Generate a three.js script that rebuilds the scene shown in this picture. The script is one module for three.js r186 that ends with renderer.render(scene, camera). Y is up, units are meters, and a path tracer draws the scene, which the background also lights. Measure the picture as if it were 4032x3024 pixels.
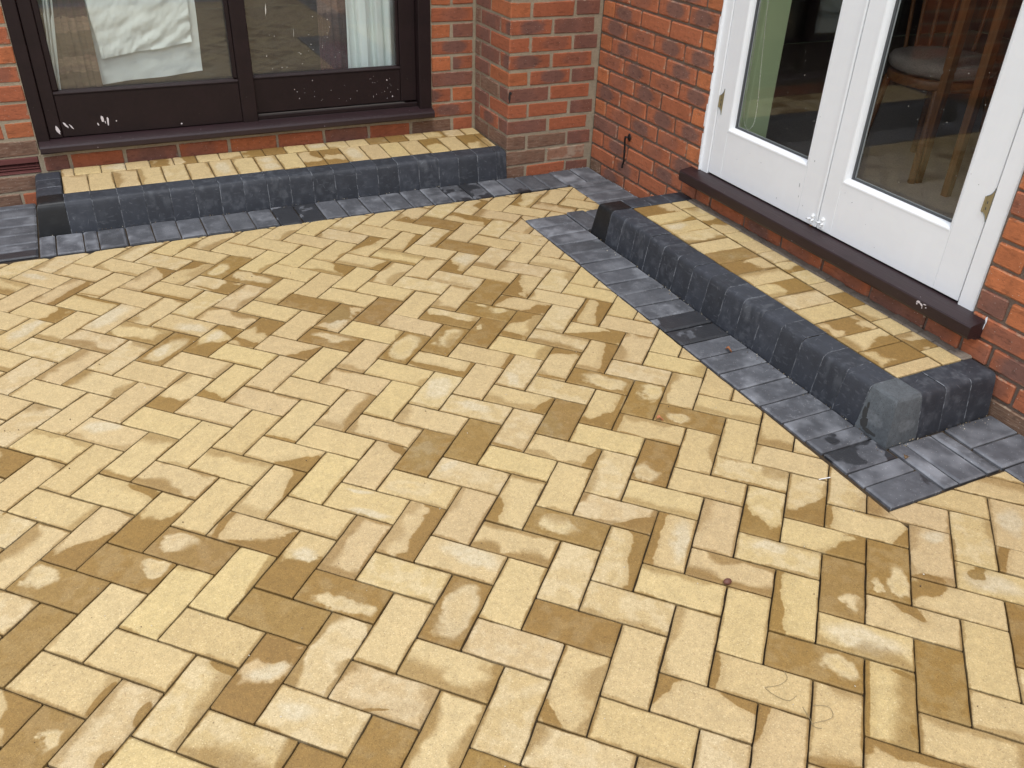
import * as THREE from 'three';
import { mergeGeometries, toCreasedNormals } from 'three/addons/utils/BufferGeometryUtils.js';

// ---------------------------------------------------------------- camera, sky, sun, exposure
const scene = new THREE.Scene();
const camera = new THREE.PerspectiveCamera(47.553, 4 / 3, 0.05, 200);
camera.position.set(-2.307, 1.444, 3.781);
camera.up.set(0.205, 0.844, -0.496);
camera.lookAt(-2.307 + 0.381, 1.444 - 0.535, 3.781 - 0.754);
camera.updateMatrixWorld(true);
const renderer = new THREE.WebGLRenderer({ antialias: true });
renderer.setSize(1024, 768);
renderer.toneMapping = THREE.LinearToneMapping;
renderer.toneMappingExposure = 1.53;
renderer.shadowMap.enabled = true;
{ // an even overcast sky, brightest overhead
  const W = 256, H = 128, d = new Float32Array(W * H * 4);
  for (let y = 0; y < H; y++) for (let x = 0; x < W; x++) {
    const el = ((y + 0.5) / H - 0.5) * Math.PI, s = Math.sin(el), o = (y * W + x) * 4;
    const az = (x + 0.5) / W * Math.PI * 2;
    const cloud = 1 + 0.07 * Math.sin(az * 3 + 4 * s) + 0.05 * Math.sin(az * 7 - 9 * s + 1.3);
    const L = s > 0 ? (0.6 + 0.66 * s) * cloud : 0.16;
    d[o] = L * (s > 0 ? 0.935 : 0.8); d[o + 1] = L * (s > 0 ? 0.99 : 0.9); d[o + 2] = L * (s > 0 ? 1.1 : 0.7); d[o + 3] = 1;
  }
  const t = new THREE.DataTexture(d, W, H, THREE.RGBAFormat, THREE.FloatType);
  t.mapping = THREE.EquirectangularReflectionMapping; t.magFilter = THREE.LinearFilter; t.minFilter = THREE.LinearFilter; t.needsUpdate = true;
  scene.background = t; scene.environment = t;
}
const sun = new THREE.DirectionalLight(new THREE.Color().setRGB(1, 0.965, 0.9), 1.1);
sun.position.set(-2.2, 8, 5.2); sun.target.position.set(-1, 0, 1.5);
sun.castShadow = true; sun.shadow.radius = 26; sun.shadow.mapSize.set(2048, 2048);
Object.assign(sun.shadow.camera, { left: -5, right: 5, top: 5, bottom: -5, near: 1, far: 25 });
scene.add(sun, sun.target);

// ---------------------------------------------------------------- helpers
const rngOf = (a) => () => { a |= 0; a = a + 0x6D2B79F5 | 0; let t = Math.imul(a ^ a >>> 15, 1 | a); t = t + Math.imul(t ^ t >>> 7, 61 | t) ^ t; return ((t ^ t >>> 14) >>> 0) / 4294967296; };
const rnd = rngOf(20240611);
const R = (a, b) => a + (b - a) * rnd();
const hash = (x, y, s = 0) => { let h = Math.imul(x | 0, 374761393) + Math.imul(y | 0, 668265263) + Math.imul(s | 0, 974634777) | 0; h = Math.imul(h ^ h >>> 13, 1274126177); return ((h ^ h >>> 16) >>> 0) / 4294967296; };
const sm = (a, b, x) => { x = Math.min(1, Math.max(0, (x - a) / (b - a))); return x * x * (3 - 2 * x); };
const mix = (a, b, t) => a + (b - a) * t;
function vn(x, y, s) { const i = Math.floor(x), j = Math.floor(y); let u = x - i, v = y - j; u = u * u * (3 - 2 * u); v = v * v * (3 - 2 * v); const a = hash(i, j, s), b = hash(i + 1, j, s), c = hash(i, j + 1, s), d = hash(i + 1, j + 1, s); return a + (b - a) * u + (c - a) * v + (a - b - c + d) * u * v; }
const fbm = (x, y, s, n = 3) => { let a = 0.5, r = 0, w = 0; for (let k = 0; k < n; k++) { r += a * vn(x, y, s + k * 17); w += a; x *= 2.03; y *= 2.03; a *= 0.5; } return r / w; };
const LUT = new Uint8Array(4097); for (let i = 0; i <= 4096; i++) { const l = i / 4096; LUT[i] = Math.round(255 * (l < 0.0031308 ? l * 12.92 : 1.055 * Math.pow(l, 1 / 2.4) - 0.055)); }
const enc = (v) => LUT[v <= 0 ? 0 : v >= 1 ? 4096 : v * 4096 | 0];
function tex(d, w, h, srgb, rx = 1, ry = 1) { const t = new THREE.DataTexture(d, w, h, THREE.RGBAFormat); t.colorSpace = srgb ? THREE.SRGBColorSpace : THREE.NoColorSpace; t.wrapS = t.wrapT = THREE.RepeatWrapping; t.magFilter = THREE.LinearFilter; t.minFilter = THREE.LinearMipmapLinearFilter; t.generateMipmaps = true; t.repeat.set(rx, ry); t.needsUpdate = true; return t; }
function grey(w, h, f, rx, ry) { const d = new Uint8Array(w * h * 4); for (let y = 0, o = 0; y < h; y++) for (let x = 0; x < w; x++, o += 4) { const v = Math.max(0, Math.min(255, f(x, y) * 255)); d[o] = d[o + 1] = d[o + 2] = v; d[o + 3] = 255; } return tex(d, w, h, false, rx, ry); }
function colour(w, h, f, rx, ry) { const d = new Uint8Array(w * h * 4), c = [0, 0, 0]; for (let y = 0, o = 0; y < h; y++) for (let x = 0; x < w; x++, o += 4) { f(x, y, c); d[o] = enc(c[0]); d[o + 1] = enc(c[1]); d[o + 2] = enc(c[2]); d[o + 3] = 255; } return tex(d, w, h, true, rx, ry); }
// noise that repeats without a seam every n cells
const tn = (x, y, n, s) => { const i = Math.floor(x), j = Math.floor(y); let u = x - i, v = y - j; u = u * u * (3 - 2 * u); v = v * v * (3 - 2 * v); const m = (k) => ((k % n) + n) % n, a = hash(m(i), m(j), s), b = hash(m(i + 1), m(j), s), c = hash(m(i), m(j + 1), s), d = hash(m(i + 1), m(j + 1), s); return a + (b - a) * u + (c - a) * v + (a - b - c + d) * u * v; };
const names = {};
function numbered(n) { const k = names[n] = (names[n] ?? -1) + 1; return k ? `${n}_${String(k).padStart(3, '0')}` : n; }
function mesh(name, geo, m, parent) { const o = new THREE.Mesh(geo, m); o.name = numbered(name); o.castShadow = o.receiveShadow = true; parent.add(o); return o; }
function group(name, parent = scene, pos) { const o = new THREE.Group(); o.name = numbered(name); if (pos) o.position.set(...pos); parent.add(o); return o; }
function tag(o, label, category, grp) { o.userData = { label, category }; if (grp) o.userData.group = grp; return o; }
function structure(o) { o.userData.kind = 'structure'; return o; }
const lin = (r, g, b) => new THREE.Color().setRGB(r, g, b);
const std = (r, g, b, rough = 0.8, extra = {}) => new THREE.MeshStandardMaterial({ color: lin(r, g, b), roughness: rough, ...extra });
const merge = (list) => mergeGeometries(list.map((g) => { const q = g.index ? g.toNonIndexed() : g; for (const k of Object.keys(q.attributes)) if (!['position', 'normal', 'uv'].includes(k)) q.deleteAttribute(k); return q; }));
const geoOf = (pos, uv) => { const g = new THREE.BufferGeometry(); g.setAttribute('position', new THREE.Float32BufferAttribute(pos, 3)); g.setAttribute('uv', new THREE.Float32BufferAttribute(uv ?? new Array(pos.length / 3 * 2).fill(0), 2)); g.computeVertexNormals(); return g; };

// a box with chamfered, slightly uneven edges: 44 triangles. uvf(x, y, z, face) gives the texture place; face 0 = +-x, 1 = +-y, 2 = +-z
function chamferBox(w, h, d, c, uvf, jit = 0, cx = 0, cy = 0, cz = 0) {
  const V = {}, hw = w / 2, hh = h / 2, hd = d / 2;
  for (const sx of [-1, 1]) for (const sy of [-1, 1]) for (const sz of [-1, 1]) {
    const jx = jit * (rnd() * 2 - 1), jy = jit * (rnd() * 2 - 1), jz = jit * 0.4 * (rnd() * 2 - 1), k = c * (0.7 + rnd() * 0.9 * (jit ? 1 : 0.33));
    V[[sx, sy, sz, 0]] = [sx * hw + jx, sy * (hh - k) + jy, sz * (hd - k) + jz];
    V[[sx, sy, sz, 1]] = [sx * (hw - k) + jx, sy * hh + jy, sz * (hd - k) + jz];
    V[[sx, sy, sz, 2]] = [sx * (hw - k) + jx, sy * (hh - k) + jy, sz * hd + jz];
  }
  const pos = [], uv = [];
  const tri = (a, b, cc2, f) => {
    const n = [(b[1] - a[1]) * (cc2[2] - a[2]) - (b[2] - a[2]) * (cc2[1] - a[1]), (b[2] - a[2]) * (cc2[0] - a[0]) - (b[0] - a[0]) * (cc2[2] - a[2]), (b[0] - a[0]) * (cc2[1] - a[1]) - (b[1] - a[1]) * (cc2[0] - a[0])];
    const m = [a[0] + b[0] + cc2[0], a[1] + b[1] + cc2[1], a[2] + b[2] + cc2[2]];
    if (n[0] * m[0] + n[1] * m[1] + n[2] * m[2] < 0) [b, cc2] = [cc2, b];
    for (const p of [a, b, cc2]) { pos.push(p[0] + cx, p[1] + cy, p[2] + cz); const t = uvf ? uvf(p[0], p[1], p[2], f) : [p[0], p[1]]; uv.push(t[0], t[1]); }
  };
  const quad = (a, b, cc2, e, f) => { tri(a, b, cc2, f); tri(a, cc2, e, f); };
  for (const s of [-1, 1]) {
    quad(V[[s, -1, -1, 0]], V[[s, 1, -1, 0]], V[[s, 1, 1, 0]], V[[s, -1, 1, 0]], 0);
    quad(V[[-1, s, -1, 1]], V[[1, s, -1, 1]], V[[1, s, 1, 1]], V[[-1, s, 1, 1]], 1);
    quad(V[[-1, -1, s, 2]], V[[1, -1, s, 2]], V[[1, 1, s, 2]], V[[-1, 1, s, 2]], 2);
    for (const t of [-1, 1]) {
      quad(V[[s, t, -1, 0]], V[[s, t, 1, 0]], V[[s, t, 1, 1]], V[[s, t, -1, 1]], 0);
      quad(V[[-1, s, t, 1]], V[[1, s, t, 1]], V[[1, s, t, 2]], V[[-1, s, t, 2]], 2);
      quad(V[[s, -1, t, 0]], V[[s, 1, t, 0]], V[[s, 1, t, 2]], V[[s, -1, t, 2]], 2);
      for (const q of [-1, 1]) tri(V[[s, t, q, 0]], V[[s, t, q, 1]], V[[s, t, q, 2]], 2);
    }
  }
  return geoOf(pos, uv);
}
const box = (x0, x1, y0, y1, z0, z1, c = 0.003, uvf) => chamferBox(x1 - x0, y1 - y0, z1 - z0, c, uvf, 0, (x0 + x1) / 2, (y0 + y1) / 2, (z0 + z1) / 2);
// a flat slab over an outline in the ground plane with a chamfered top edge
function slab(pts, top, ch, drop, bottom, uvf, tilt = [0, 0]) {
  let A = 0, cx = 0, cz = 0; const n = pts.length;
  for (let i = 0; i < n; i++) { const p = pts[i], q = pts[(i + 1) % n]; A += p[0] * q[1] - q[0] * p[1]; cx += p[0] / n; cz += p[1] / n; }
  if (A > 0) pts = pts.slice().reverse();
  const far = (i, s) => { const p = pts[i], q = pts[(i + s + n) % n]; return Math.hypot(q[0] - p[0], q[1] - p[1]) < 0.006 ? pts[(i + 2 * s + 2 * n) % n] : q; };
  const inner = pts.map((p, i) => { // inward: square to the edge, or along the bisector at a corner
    const a = far(i, -1), b = far(i, 1), la = Math.hypot(a[0] - p[0], a[1] - p[1]) || 1, lb = Math.hypot(b[0] - p[0], b[1] - p[1]) || 1, ux = (a[0] - p[0]) / la, uz = (a[1] - p[1]) / la, vx = (b[0] - p[0]) / lb, vz = (b[1] - p[1]) / lb;
    let dx, dz, k = ch; if (ux * vx + uz * vz > -0.86) { dx = ux + vx; dz = uz + vz; k = ch * 1.35; } else { dx = -(vz - uz); dz = vx - ux; }
    const l = Math.hypot(dx, dz) || 1; if (dx * (cx - p[0]) + dz * (cz - p[1]) < 0) { dx = -dx; dz = -dz; }
    return [p[0] + dx / l * k, p[1] + dz / l * k];
  });
  const y = (p) => top + (p[0] - cx) * tilt[0] + (p[1] - cz) * tilt[1];
  const pos = [], uv = [], put = (p, yy) => { pos.push(p[0], yy, p[1]); uv.push(...uvf(p[0], p[1])); };
  for (let i = 0; i < n; i++) { const a = inner[i], b = inner[(i + 1) % n]; put([cx, cz], y([cx, cz])); put(a, y(a)); put(b, y(b)); }
  for (let i = 0; i < n; i++) {
    const j = (i + 1) % n, a = pts[i], b = pts[j], c = inner[i], d = inner[j];
    put(a, y(a) - drop); put(b, y(b) - drop); put(d, y(d)); put(a, y(a) - drop); put(d, y(d)); put(c, y(c));
    put(a, bottom); put(b, bottom); put(b, y(b) - drop); put(a, bottom); put(b, y(b) - drop); put(a, y(a) - drop);
  }
  return geoOf(pos, uv);
}
// splits long edges and roughs them up a little
function ragged(pts, step, amp) {
  const out = [];
  for (let i = 0; i < pts.length; i++) {
    const a = pts[i], b = pts[(i + 1) % pts.length], l = Math.hypot(b[0] - a[0], b[1] - a[1]), n = Math.max(1, Math.round(l / step));
    const nx = (b[1] - a[1]) / l, nz = -(b[0] - a[0]) / l, cut = Math.min(0.2, R(0.0012, 0.0036) / l);
    for (let k = 0; k <= n; k++) { if (k === n) { const t = 1 - Math.min(0.2, R(0.0012, 0.0036) / l); out.push([mix(a[0], b[0], t), mix(a[1], b[1], t)]); continue; } const t = k ? (k + R(-0.25, 0.25)) / n : cut, e = k ? R(-amp, amp) : 0; out.push([mix(a[0], b[0], t) + nx * e, mix(a[1], b[1], t) + nz * e]); }
  }
  return out;
}
function clip(poly, nx, nz, c) { // keeps nx*x + nz*z <= c
  const out = [];
  for (let i = 0; i < poly.length; i++) { const a = poly[i], b = poly[(i + 1) % poly.length], da = nx * a[0] + nz * a[1] - c, db = nx * b[0] + nz * b[1] - c; if (da <= 0) out.push(a); if (da * db < 0) { const t = da / (da - db); out.push([mix(a[0], b[0], t), mix(a[1], b[1], t)]); } }
  return out;
}
const area = (p) => Math.abs(p.reduce((s, a, i) => { const b = p[(i + 1) % p.length]; return s + a[0] * b[1] - b[0] * a[1]; }, 0)) / 2;
const shrink = (p, g) => { let cx = 0, cz = 0; for (const a of p) { cx += a[0] / p.length; cz += a[1] / p.length; } let q = p; for (let i = 0; i < p.length; i++) { const a = p[i], b = p[(i + 1) % p.length], l = Math.hypot(b[0] - a[0], b[1] - a[1]); if (l < 1e-6) continue; let nx = (b[1] - a[1]) / l, nz = -(b[0] - a[0]) / l; if (nx * (cx - a[0]) + nz * (cz - a[1]) > 0) { nx = -nx; nz = -nz; } q = clip(q, nx, nz, nx * a[0] + nz * a[1] - g); } return q; };
const inView = (x, y, z, m = 0.08) => { const v = new THREE.Vector3(x, y, z).project(camera); return v.z < 1 && Math.abs(v.x) < 1 + m && Math.abs(v.y) < 1 + m; };

// ---------------------------------------------------------------- the laying pattern of the block paving
// (i, j) counts half blocks along the two directions of the 45 degree herringbone
const U = 0.1, TH = 45.2 * Math.PI / 180, EX = [Math.cos(TH), Math.sin(TH)], EZ = [Math.sin(TH), -Math.cos(TH)], O0 = [-6.87, 30.59];
// the slight drift of hand laid blocks from a perfect grid
function drift(i, j) { i = Math.min(12, Math.max(-21, i)) / 10; j = Math.min(26, Math.max(-6, j)) / 10; return [-0.0079 - 0.061 * j + 0.0605 * j * j + 0.0167 * i - 0.0099 * i * j + 0.0263 * i * i, 0.0271 + 0.0565 * j - 0.0983 * j * j - 0.0466 * i - 0.0359 * i * j - 0.0728 * i * i]; }
function gridToGround(i, j) { const q = drift(i, j), a = (i + q[0] - O0[0]) * U, b = (j + q[1] - O0[1]) * U; return [a * EX[0] + b * EX[1], a * EZ[0] + b * EZ[1]]; }
function groundToGrid(x, z) { const i = O0[0] + (x * EX[0] + z * EZ[0]) / U, j = O0[1] + (x * EX[1] + z * EZ[1]) / U, q = drift(i, j); return [i - q[0], j - q[1]]; }
const mod4 = (a) => ((a % 4) + 4) % 4;
function blockAt(i, j) { const a = Math.floor(i), b = Math.floor(j), k = mod4(a - b); return k === 0 ? [0, a, b] : k === 1 ? [0, a - 1, b] : k === 2 ? [1, a, b - 1] : [1, a, b]; } // [upright?, i, j]
// damp patches: W a wet patch, D a patch already dry, P pale bloom, F the whole block wet; place and size in half blocks
const stains = new Map();
function stain(i, j, spec) { stains.set(i + ',' + j, [...(stains.get(i + ',' + j) ?? []), ...spec.split(';').map((s) => { const [t, ...v] = s.trim().split(/\s+/); const n = v.map(Number), a = (n[4] ?? 0) * Math.PI / 180; return { t, x: n[0], y: n[1], a: n[2], b: n[3], c: Math.cos(a), s: Math.sin(a) }; })]); }
stain(-2, -1, 'F; D 0.55 1.02 0.87 0.43 89');
stain(-5, -1, 'F; D 1.26 0.23 0.58 0.23 172; D 1.00 0.26 0.48 0.24 172');
stain(-2, -5, 'F; F');
stain(0, 0, 'F');
stain(0, -4, 'F');
stain(-1, 3, 'F; D 0.71 0.50 0.55 0.30 1');
stain(-4, 1, 'W 0.83 0.99 1.22 0.27 92');
stain(1, 2, 'W 0.85 1.28 1.17 0.16 97');
stain(2, 3, 'W 0.09 1.07 1.07 0.13 89; P 0.70 1.09 0.94 0.26 96');
stain(0, 4, 'W 1.65 0.23 0.49 0.23 30');
stain(3, -1, 'W 0.16 0.74 0.30 0.16 74; W 1.70 0.86 0.29 0.10 170');
stain(-2, 3, 'W 0.14 0.41 0.37 0.14 86');
stain(1, -2, 'W 0.16 0.22 0.24 0.11 136');
stain(-3, -3, 'W 1.02 0.10 0.23 0.02 22');
stain(-10, -1, 'W 0.58 0.53 0.63 0.47 75');
stain(-9, -1, 'F; D 0.62 0.61 0.37 0.34 2');
stain(-10, -2, 'F; D 1.64 0.73 0.37 0.22 175');
stain(-11, -3, 'F; D 0.44 0.61 0.40 0.38 36');
stain(-10, -5, 'F');
stain(-11, -2, 'W 0.71 0.41 0.62 0.33 51');
stain(-14, -2, 'W 1.05 0.95 0.07 0.02 93');
stain(-8, 0, 'W 0.18 0.46 0.37 0.07 95; W 1.85 0.27 0.73 0.36 10');
stain(-6, -1, 'W 0.58 0.51 0.57 0.49 73; P 0.51 1.27 0.35 0.29 5');
stain(-6, -2, 'F');
stain(-5, -4, 'W 0.45 1.65 0.42 0.37 24; W 0.58 0.41 0.52 0.42 35; P 0.61 1.13 0.52 0.19 35');
stain(-10, -6, 'W 1.61 0.70 0.48 0.29 125');
stain(-8, -7, 'F; D 0.65 1.46 0.29 0.14 109');
stain(-3, -6, 'W 0.47 1.76 0.48 0.21 16');
stain(-6, -5, 'W 0.70 1.89 0.21 0.08 178');
stain(-7, -6, 'W 0.89 1.46 0.17 0.08 100; W 0.89 0.41 0.15 0.09 86');
stain(-9, -5, 'W 1.94 0.46 0.26 0.07 90');
stain(-13, 4, 'W 0.53 0.30 0.52 0.30 13');
stain(-12, 5, 'W 0.41 0.15 0.38 0.14 169');
stain(-15, 6, 'F; D 0.59 0.86 0.80 0.40 81; P 0.46 0.87 0.49 0.32 101');
stain(-14, 7, 'W 0.64 1.69 0.49 0.19 167; W 0.62 0.42 0.48 0.35 48; P 0.43 1.15 0.48 0.26 87');
stain(-13, 8, 'W 0.57 1.49 0.48 0.44 143; W 0.51 0.28 0.40 0.14 173');
stain(-11, 10, 'P 0.43 0.98 0.97 0.51 102; W 0.36 1.15 0.75 0.36 89');
stain(-11, 9, 'F; F; D 0.99 0.69 0.73 0.21 2; D 1.23 0.77 0.43 0.30 13');
stain(-12, 8, 'W 1.78 0.38 0.40 0.18 53');
stain(-13, 11, 'F; W 1.06 0.68 1.07 0.33 3');
stain(-17, 12, 'F; D 0.36 0.61 0.63 0.33 97');
stain(-16, 12, 'F; D 0.90 0.59 0.88 0.28 175');
stain(-17, 11, 'W 1.65 0.48 0.37 0.36 56; W 1.05 0.12 0.51 0.04 175');
stain(-19, 10, 'W 0.67 1.77 0.41 0.23 150');
stain(-18, 11, 'W 0.27 1.66 0.54 0.24 68');
stain(-18, 10, 'W 1.23 0.08 0.83 0.05 2');
stain(-21, 8, 'W 0.83 1.04 0.79 0.14 90');
stain(-20, 9, 'W 0.49 0.11 0.42 0.02 5');
stain(-20, 8, 'W 1.20 0.91 0.89 0.07 179');
stain(-21, 7, 'W 1.61 0.56 0.59 0.26 92');
stain(-16, 0, 'W 1.59 0.59 0.61 0.35 136');
stain(-14, 14, 'W 1.66 0.68 0.54 0.26 153; W 1.61 0.62 0.49 0.32 150');
stain(-9, 3, 'W 1.68 0.26 0.50 0.22 34');
stain(-9, 4, 'W 0.54 0.04 0.34 0.04 3');
stain(-8, 1, 'W 0.88 1.59 0.45 0.16 108');
stain(-12, 0, 'W 1.61 0.84 0.39 0.10 179');
stain(-18, 7, 'P 0.34 1.00 1.04 0.45 87');
stain(-16, 8, 'P 1.40 0.43 0.68 0.33 4');
stain(-20, 5, 'P 0.55 1.29 0.91 0.31 96');
stain(-14, 2, 'P 0.69 0.67 0.63 0.29 12');
stain(-23, 9, 'P 0.70 0.56 0.67 0.22 0');
stain(-10, 11, 'F; P 0.84 0.17 0.14 0.08 29');
stain(-7, 14, 'F');
stain(-6, 15, 'W 0.24 0.68 0.94 0.31 108');
stain(-7, 13, 'F; D 0.63 0.77 0.29 0.17 179; D 1.40 0.74 0.34 0.22 20');
stain(-6, 14, 'W 0.24 0.65 0.44 0.13 70; W 1.68 0.37 0.37 0.23 46');
stain(-6, 11, 'F; D 0.25 1.23 0.19 0.15 87');
stain(-7, 10, 'F; D 0.63 1.11 0.64 0.37 87');
stain(-8, 9, 'F; D 0.52 0.93 0.96 0.46 101');
stain(-8, 12, 'W 1.06 0.28 1.24 0.26 179');
stain(-5, 12, 'W 0.27 1.56 0.56 0.28 61; W 0.43 0.21 0.31 0.13 176');
stain(-3, 14, 'W 0.78 1.40 1.04 0.23 100; W 0.07 1.12 0.96 0.07 92');
stain(-3, 13, 'W 1.37 0.41 0.90 0.36 22');
stain(-3, 10, 'W 0.38 1.78 0.43 0.16 10; W 0.52 0.11 0.34 0.04 1');
stain(-2, 11, 'W 0.79 1.32 1.06 0.16 95');
stain(-2, 10, 'F; D 1.13 0.45 0.67 0.37 175');
stain(0, 9, 'F; D 0.63 1.53 0.65 0.37 112');
stain(1, 9, 'F; D 0.60 0.37 0.30 0.22 14');
stain(-1, 8, 'W 0.66 0.40 0.57 0.30 60; W 0.88 1.46 0.55 0.04 91');
stain(-2, 7, 'F; P 0.29 0.52 0.89 0.43 115');
stain(-4, 5, 'F');
stain(-4, 8, 'W 1.81 0.36 0.34 0.15 74');
stain(-7, 9, 'W 1.98 0.22 0.79 0.08 93; W 1.11 0.20 1.01 0.11 1');
stain(-6, 10, 'W 1.91 0.48 0.45 0.06 91');
stain(-5, 4, 'F; P 0.44 1.05 0.97 0.44 91');
stain(-5, 3, 'D 0.72 0.40 0.62 0.32 17');
stain(1, 6, 'F; D 0.41 0.39 0.54 0.36 121');
stain(-6, 3, 'W 0.68 1.80 0.20 0.12 174');
stain(-2, 6, 'W 1.84 0.37 0.38 0.11 84');
stain(-3, 6, 'W 0.45 0.06 0.32 0.04 176');
stain(0, 8, 'W 0.09 0.50 0.47 0.06 87');
stain(-13, 15, 'W 1.81 0.39 0.39 0.17 77');
stain(-13, 16, 'W 0.34 1.36 0.75 0.26 78');
stain(-10, 18, 'F');
stain(-9, 16, 'P 0.58 1.33 0.67 0.42 102; W 0.39 0.32 0.63 0.29 135');
stain(-11, 18, 'W 0.90 0.99 0.89 0.09 89');
stain(-12, 17, 'W 0.89 1.45 0.81 0.16 100');
stain(-6, 7, 'P 0.53 1.17 0.85 0.46 98');
stain(-4, 9, 'P 0.46 0.48 0.47 0.25 138');
stain(-5, 7, 'P 0.90 0.58 0.66 0.30 176');
stain(-6, 2, 'P 0.63 0.80 0.42 0.08 4; P 1.26 0.13 0.71 0.16 9');
stain(-4, 4, 'P 0.37 0.66 0.45 0.18 57');
stain(-12, 20, 'F');
stain(-11, 21, 'W 1.26 0.65 0.98 0.26 174');
stain(-9, 24, 'W 0.13 0.57 0.52 0.22 97');
stain(-11, 22, 'W 0.86 1.52 0.48 0.25 82');
stain(-13, 20, 'W 0.64 0.14 0.46 0.28 140');
stain(6, 3, 'F; D 0.74 0.56 0.32 0.22 92');
stain(7, 4, 'F; D 0.79 0.57 0.50 0.25 96; D 0.22 0.27 0.23 0.12 93');
stain(7, 3, 'W 1.01 0.73 0.28 0.14 156');
stain(5, 1, 'F; D 1.48 0.61 0.42 0.30 170');
stain(8, 1, 'F');
stain(8, 4, 'W 0.33 0.72 0.38 0.23 53');
stain(8, 5, 'W 0.42 0.09 0.25 0.12 11; P 0.55 1.70 0.41 0.24 8');
stain(10, 6, 'W 0.16 0.65 0.47 0.08 80');
stain(9, 5, 'P 0.79 0.49 0.74 0.32 8; W 0.47 0.61 0.21 0.16 46');
stain(10, 3, 'F');
stain(4, 5, 'W 0.34 0.38 0.63 0.35 134');
stain(5, 6, 'W 0.68 0.41 0.55 0.32 62');
stain(5, 5, 'W 1.67 0.32 0.47 0.32 44');
stain(6, 6, 'W 0.10 0.50 0.30 0.07 90; W 1.88 0.23 0.29 0.11 71');
stain(5, 2, 'W 0.11 0.68 1.11 0.13 95');
stain(5, -2, 'W 0.10 1.69 0.37 0.09 82');
stain(7, 0, 'W 0.79 1.84 0.19 0.05 174; W 0.06 1.08 1.00 0.03 90; W 0.92 0.45 0.11 0.07 97');
stain(7, -1, 'W 1.12 0.93 0.83 0.18 7');
stain(4, 0, 'W 0.07 0.45 0.32 0.07 90');
stain(6, -1, 'W 0.38 0.05 0.44 0.03 19');
stain(6, 2, 'P 1.05 0.49 0.99 0.41 179');
stain(10, 7, 'P 0.49 1.13 0.63 0.31 84');
stain(4, 4, 'P 0.76 0.70 0.57 0.25 18');
stain(-4, -4, 'P 0.57 0.52 0.49 0.36 3');
stain(-3, 1, 'P 1.17 0.68 0.86 0.34 173');

// blocks of the pattern that lie under the steps lend their faces to the blocks on top of the steps
const lent = [];
for (let i = -8; i < 12; i++) for (let j = 10; j < 32; j++) { const b = blockAt(i + 0.5, j + 0.5); if (b[1] !== i || b[2] !== j) continue; const c = gridToGround(i + (b[0] ? 0.5 : 1), j + (b[0] ? 1 : 0.5)); if (c[0] > -0.52 && c[0] < 0.12 && c[1] > 0.7 && c[1] < 2.5) lent.push(b); }

function stepStain(n, spec) { const b = lent[n % lent.length]; for (const s of spec.split(';')) { const [t, x, y, a, c] = s.trim().split(/\s+/); stain(b[1], b[2], t === 'F' ? 'F' : b[0] ? `${t} ${y} ${x} ${c} ${a} 0` : `${t} ${x} ${y} ${a} ${c} 0`); } }
// right step: long blocks along the kerb (0 to 14 from the far end), short ones along the wall (15 to 29)
stepStain(1, 'W 1.8 0.9 0.4 0.25'); stepStain(8, 'W 1.5 0.5 0.62 0.55'); stepStain(11, 'W 0.85 0.5 0.5 0.36; W 1.25 0.3 0.3 0.2'); stepStain(12, 'W 1.55 0.85 0.7 0.3'); stepStain(13, 'W 1.3 0.45 0.85 0.48'); stepStain(5, 'P 1 0.5 0.8 0.4');
for (const [n, s] of [[17, 'W 0.8 0.6 0.3 0.4'], [22, 'W 0.8 0.7 0.25 0.4'], [25, 'W 0.5 0.5 0.7 0.45'], [28, 'W 0.8 0.5 0.3 0.5']]) stepStain(n, s);
// left step: front row from 30, back row from 50
stepStain(36, 'P 1 0.5 0.8 0.35'); stepStain(38, 'P 1.4 0.5 0.5 0.45; P 0.6 0.5 0.4 0.35'); stepStain(41, 'W 0.4 0.5 0.4 0.6; W 1.8 0.4 0.4 0.4'); stepStain(40, 'W 1.7 0.5 0.3 0.4; W 0.4 0.8 0.5 0.3'); stepStain(42, 'P 1 0.5 0.9 0.4'); stepStain(46, 'W 0.4 0.6 0.5 0.6'); stepStain(48, 'W 0.6 0.5 0.6 0.6'); stepStain(49, 'W 0.5 0.6 0.7 0.4');
stepStain(52, 'P 0.9 0.5 0.9 0.45'); for (const [n, s] of [[54, 'W 0.5 0.5 0.35 0.4'], [55, 'W 0.8 0.5 0.3 0.6'], [58, 'W 0.7 0.5 0.4 0.5'], [59, 'W 0.5 0.5 0.7 0.45'], [61, 'P 0.6 0.4 0.5 0.3'], [64, 'F'], [65, 'W 0.5 0.5 0.6 0.4']]) stepStain(n, s);

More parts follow.
